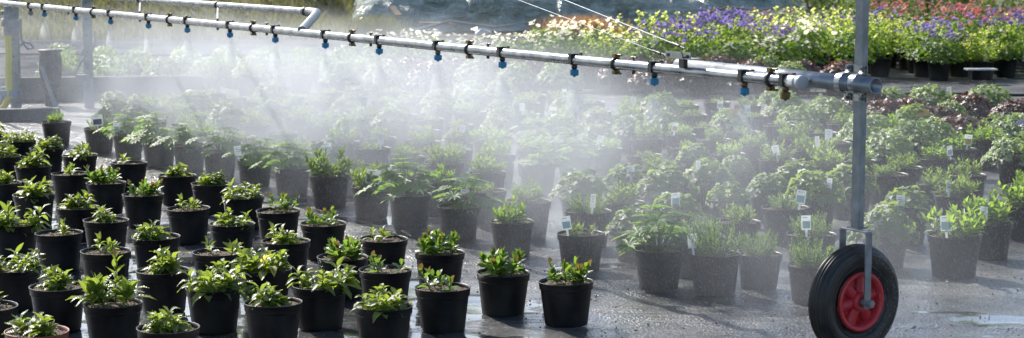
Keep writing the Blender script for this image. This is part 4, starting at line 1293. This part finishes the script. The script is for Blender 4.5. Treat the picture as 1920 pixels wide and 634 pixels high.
# dark canister beside the masts, low kerb wall, pipe
cpos = on_y(96, 170, 16.2); cpos.z = 0
t = thing('water_canister', cpos, 'dark narrow-footed canister with flat lid beside the masts in mist', 'canister')
zt_ = on_y(96, 96, 16.2).z; zb_ = on_y(96, 160, 16.2).z
mb = MB()
mb.lathe([(0, zb_ - .02), (0.075, zb_ - .02), (0.082, zb_ + .04), (0.098, zb_ + .10), (0.100, zt_ - .06), (0.088, zt_ - .02), (0.088, zt_)], 28)
mb.lathe([(0.055, 0.0), (0.055, zb_ - .01)], 20)
link('canister_body', mb.mesh('canister_body', M['tank']), t)
mb = MB(); mb.lathe([(0, zt_ + .014), (0.105, zt_ + .014), (0.108, zt_ + .006), (0.105, zt_ - .002), (0, zt_ - .002)], 28); link('lid', mb.mesh('lid', M['tank']), t)
mb = MB(); q0 = on_y(78, 125, 15.6) - cpos; q1 = on_y(107, 208, 15.3) - cpos; q1.z = max(0.0, q1.z)
mb.tube([q0, q1], 0.016, 8); link('drain_pipe', mb.mesh('drain_pipe', M['greyplastic']), t)
def lowwall(name, a, b, h, th, mat, lb, cat):
    mb = MB(); d = (b - a); L = d.length; Mx = align(d)
    c = (a + b) / 2
    mb.box((c.x, c.y, h / 2), L, th, h, 0, Mx)
    o = link(name, mb.mesh(name, mat)); bv = o.modifiers.new('b', 'BEVEL'); bv.width = 0.008; bv.segments = 2
    tag(o, lb, cat)
lowwall('low_wall', Vector((-6.2, 16.4, 0)), Vector((-2.8, 16.9, 0)), 0.21, 0.10, M['concrete'], 'low grey kerb wall behind the masts at the left', 'wall')
lowwall('timber_beam', Vector((-5.6, 14.35, 0)), Vector((-3.62, 14.9, 0)), 0.10, 0.09, principled('dark_timber', (0.04, 0.045, 0.05), .6, noise_scale=6, col2=(.07, .075, .08)), 'dark timber beam lying on the ground at the left edge', 'beam')
for (a, b, lb) in ((on_z(620, 170, .02), on_z(1960, 178, .02), 'long thin black hose lying along the path between the plant beds'),
                   (on_z(-40, 100, .02), on_z(700, 106, .02), 'thin black hose on the far ground beyond the mist')):
    mb = MB(); n = 24
    mb.tube([a.lerp(b, i / n) + Vector((0, .05 * math.sin(i * 1.3), 0)) for i in range(n + 1)], 0.015, 7)
    tag(link('ground_hose', mb.mesh('ground_hose', M['tank'])), lb, 'hose')

# ------------------------------------------------------------ water in the air
def mist_mat():
    m, nt, N, Lk, out = nodes_of('water_mist')
    geo = N.new('ShaderNodeNewGeometry')
    def math_(op, a, b=None, c=None):
        r = N.new('ShaderNodeMath'); r.operation = op
        for i, x in enumerate((a, b, c)):
            if x is None: continue
            if isinstance(x, (int, float)): r.inputs[i].default_value = x
            else: Lk.new(x, r.inputs[i])
        return r.outputs[0]
    def rng(src, a, b, c, d, sm=True):
        r = N.new('ShaderNodeMapRange')
        if sm: r.interpolation_type = 'SMOOTHSTEP'
        for i, x in enumerate((a, b, c, d)): r.inputs[i + 1].default_value = x
        Lk.new(src, r.inputs[0]); return r.outputs[0]
    def dot(vec, off):
        dv = N.new('ShaderNodeVectorMath'); dv.operation = 'DOT_PRODUCT'; dv.inputs[1].default_value = vec
        Lk.new(geo.outputs['Position'], dv.inputs[0])
        return math_('SUBTRACT', dv.outputs['Value'], off)
    u = dot(U, P0.dot(U)); v = dot(V, P0.dot(V))
    sp = N.new('ShaderNodeSeparateXYZ'); Lk.new(geo.outputs['Position'], sp.inputs[0]); z = sp.outputs[2]
    cv = N.new('ShaderNodeFloatCurve')   # strength along the boom
    un = math_('DIVIDE', math_('ADD', u, 2.0), 14.0)
    c = cv.mapping.curves[0]
    ptsc = [(0, 0), (1.2, .01), (2.2, .10), (2.9, .17), (4.4, .25), (6.0, .34), (7.6, .36), (9.5, .25), (11.5, .13), (14, .05)]
    c.points[0].location = (ptsc[0][0] / 14, ptsc[0][1]); c.points[1].location = (1, ptsc[-1][1])
    for (a, b) in ptsc[1:-1]: c.points.new(a / 14, b)
    cv.mapping.update()
    Lk.new(un, cv.inputs['Value'])
    A = cv.outputs[0]
    front = rng(v, -0.28, 0.16, 0, 1)
    spread = rng(u, 0, 7, 1.6, 3.4)
    back = math_('SUBTRACT', 1.0, rng(math_('DIVIDE', v, spread), 0.15, 1.0, 0, 1))
    ztop = rng(u, 2.0, 7.5, 0.90, 0.94)
    zf = math_('SUBTRACT', 1.0, rng(math_('DIVIDE', z, ztop), 0.72, 1.06, 0, 1))
    nz = N.new('ShaderNodeTexNoise'); nz.inputs['Scale'].default_value = 1.5; nz.inputs['Detail'].default_value = 3.0; nz.inputs['Distortion'].default_value = 0.7
    mp = N.new('ShaderNodeMapping'); mp.inputs['Scale'].default_value = (1, 1, 0.8); mp.inputs['Rotation'].default_value = (0, 0.4, 0)
    Lk.new(geo.outputs['Position'], mp.inputs[0]); Lk.new(mp.outputs[0], nz.inputs['Vector'])
    nn = rng(nz.outputs['Fac'], 0.36, 0.66, 0.15, 1.65)
    dn = math_('MULTIPLY', math_('MULTIPLY', math_('MULTIPLY', A, front), math_('MULTIPLY', back, zf)), nn)
    pv = N.new('ShaderNodeVolumePrincipled')
    pv.inputs['Color'].default_value = (0.84, 0.87, 0.93, 1)
    pv.inputs['Anisotropy'].default_value = 0.35
    Lk.new(math_('MULTIPLY', dn, 1.0), pv.inputs['Density'])
    Lk.new(pv.outputs[0], out.inputs['Volume'])
    return m
mb = MB()
c_ = P0 + U * 5.2 + V * 1.6
mb.box((c_.x, c_.y, 0.70), 14.0, 3.8, 1.34, 0, RU)
o = link('water_mist', mb.mesh('water_mist', mist_mat()))
tag(o, 'bright drifting water mist behind the spray boom', 'mist', kind='stuff')

# fan of spray under each nozzle
def fan_mat():
    m, nt, N, Lk, out = nodes_of('spray_fan')
    tc = N.new('ShaderNodeTexCoord'); sp = N.new('ShaderNodeSeparateXYZ'); Lk.new(tc.outputs['Object'], sp.inputs[0])
    r = N.new('ShaderNodeMapRange'); r.inputs[1].default_value = -0.16; r.inputs[2].default_value = 0.0; r.inputs[3].default_value = 0.0; r.inputs[4].default_value = 14.0
    Lk.new(sp.outputs[2], r.inputs[0])
    pv = N.new('ShaderNodeVolumePrincipled'); pv.inputs['Color'].default_value = (0.97, 0.98, 1, 1); pv.inputs['Anisotropy'].default_value = 0.4
    Lk.new(r.outputs[0], pv.inputs['Density']); Lk.new(pv.outputs[0], out.inputs['Volume'])
    return m
mb = MB()
rings = [(0.004, 0.0), (0.02, -0.03), (0.045, -0.08), (0.055, -0.12), (0.062, -0.17)]
n = 16; vs = []
for (r, z) in rings:
    for k_ in range(n): vs.append((r * math.cos(2 * PI * k_ / n), r * 0.6 * math.sin(2 * PI * k_ / n), z))
fs = [((i + 1) * n + k_, (i + 1) * n + (k_ + 1) % n, i * n + (k_ + 1) % n, i * n + k_) for i in range(4) for k_ in range(n)] + [tuple(range(n)), tuple(range(4 * n, 5 * n))[::-1]]
mb.add(vs, fs)
FAN = mb.mesh('spray_fan', fan_mat())
for i, x in enumerate(noz):
    c = spx(x) - UP * 0.073
    o = link('spray_fan', FAN, None, c, math.atan2(U.y, U.x))
    tag(o, 'small fan of water spray under the %s blue nozzle from left' % ORD[i + 1], 'water spray', 'spray fans under the nozzles', 'stuff')

# crumbs of soil and leaf scraps spilt on the fabric
mb = MB(); lrg = random.Random(77)
for i in range(2600):
    D_ = 5.9 + 8 * lrg.random() ** 1.6; x_ = lrg.uniform(-.29, .29) * D_
    if noise.noise(Vector((x_ * 1.1, D_ * 1.1, 3.3))) < -0.05 and lrg.random() < 0.8: continue
    s_ = lrg.uniform(0.0015, 0.0045)
    Mx = Matrix.Rotation(lrg.uniform(0, 3), 3, Vector((lrg.random(), lrg.random(), lrg.random() + .01)).normalized())
    if lrg.random() < 0.93: mb.box((x_, D_, 0.004 + s_ * .3), s_ * 2.2, s_ * 1.3, s_, 0 if lrg.random() < .6 else 1, Mx)
    else: mb.leaf((x_, D_, 0.007), Vector((lrg.uniform(-1, 1), lrg.uniform(-1, 1), .1)), UP, lrg.uniform(.012, .03), .009, .2, .3, 3, 2)
tag(link('ground_litter', mb.mesh('ground_litter', [M['soil'], M['grit'], leafmat('dead_leaf', (0.2, 0.12, 0.04), (0.32, 0.2, 0.08), (0.4, 0.25, 0.1), .6, .2)])),
    'crumbs of soil and dead leaf scraps scattered on the wet fabric', 'litter', kind='stuff')

# falling drops
drng = np.random.default_rng(4)
n = 150000
uu = drng.uniform(-0.9, 9.5, n); vvv = np.abs(drng.normal(0.05, 0.38, n)) - 0.05; zz = drng.uniform(0.01, 0.9, n)
keep = drng.random(n) < np.clip(0.35 + (uu + 1) / 4.0, 0, 1)
uu, vvv, zz = uu[keep], vvv[keep], zz[keep]
n = len(uu)
Pp = np.array(P0)[None] + uu[:, None] * np.array(U)[None] + vvv[:, None] * np.array(V)[None]; Pp[:, 2] = zz
ln = drng.uniform(0.006, 0.014, n); w_ = drng.uniform(0.0002, 0.00042, n)
ax = np.tile(np.array([0.38, 0.1, -1.0]), (n, 1)) + drng.normal(0, .08, (n, 3)); ax /= np.linalg.norm(ax, axis=1)[:, None]
V6 = np.zeros((n, 5, 3))
V6[:, 0] = Pp - ax * ln[:, None] * .7; V6[:, 1] = Pp + ax * ln[:, None] * .3
for k_ in range(3):
    a = 2 * PI * k_ / 3
    V6[:, 2 + k_] = Pp + ax * (ln * .1)[:, None] + w_[:, None] * np.array([math.cos(a), math.sin(a), 0])[None]
fs = []
for i in range(n):
    o_ = i * 5
    for k_ in range(3):
        a, b = o_ + 2 + k_, o_ + 2 + (k_ + 1) % 3
        fs.append((o_, a, b)); fs.append((o_ + 1, b, a))
mb = MB(); mb.add(V6.reshape(-1, 3).tolist(), fs)
def drop_mat():
    m, nt, N, Lk, out = nodes_of('water_drop')
    p = N.new('ShaderNodeBsdfPrincipled'); p.inputs['Base Color'].default_value = (0.5, 0.54, 0.6, 1); p.inputs['Roughness'].default_value = 0.3
    tr = N.new('ShaderNodeBsdfTranslucent'); tr.inputs[0].default_value = (0.5, .54, .6, 1)
    ms = N.new('ShaderNodeMixShader'); ms.inputs[0].default_value = 0.5
    Lk.new(p.outputs[0], ms.inputs[1]); Lk.new(tr.outputs[0], ms.inputs[2]); Lk.new(ms.outputs[0], out.inputs[0])
    return m
tag(link('water_drops', mb.mesh('water_drops', drop_mat())), 'fine water drops falling behind the spray boom', 'water drops', kind='stuff')
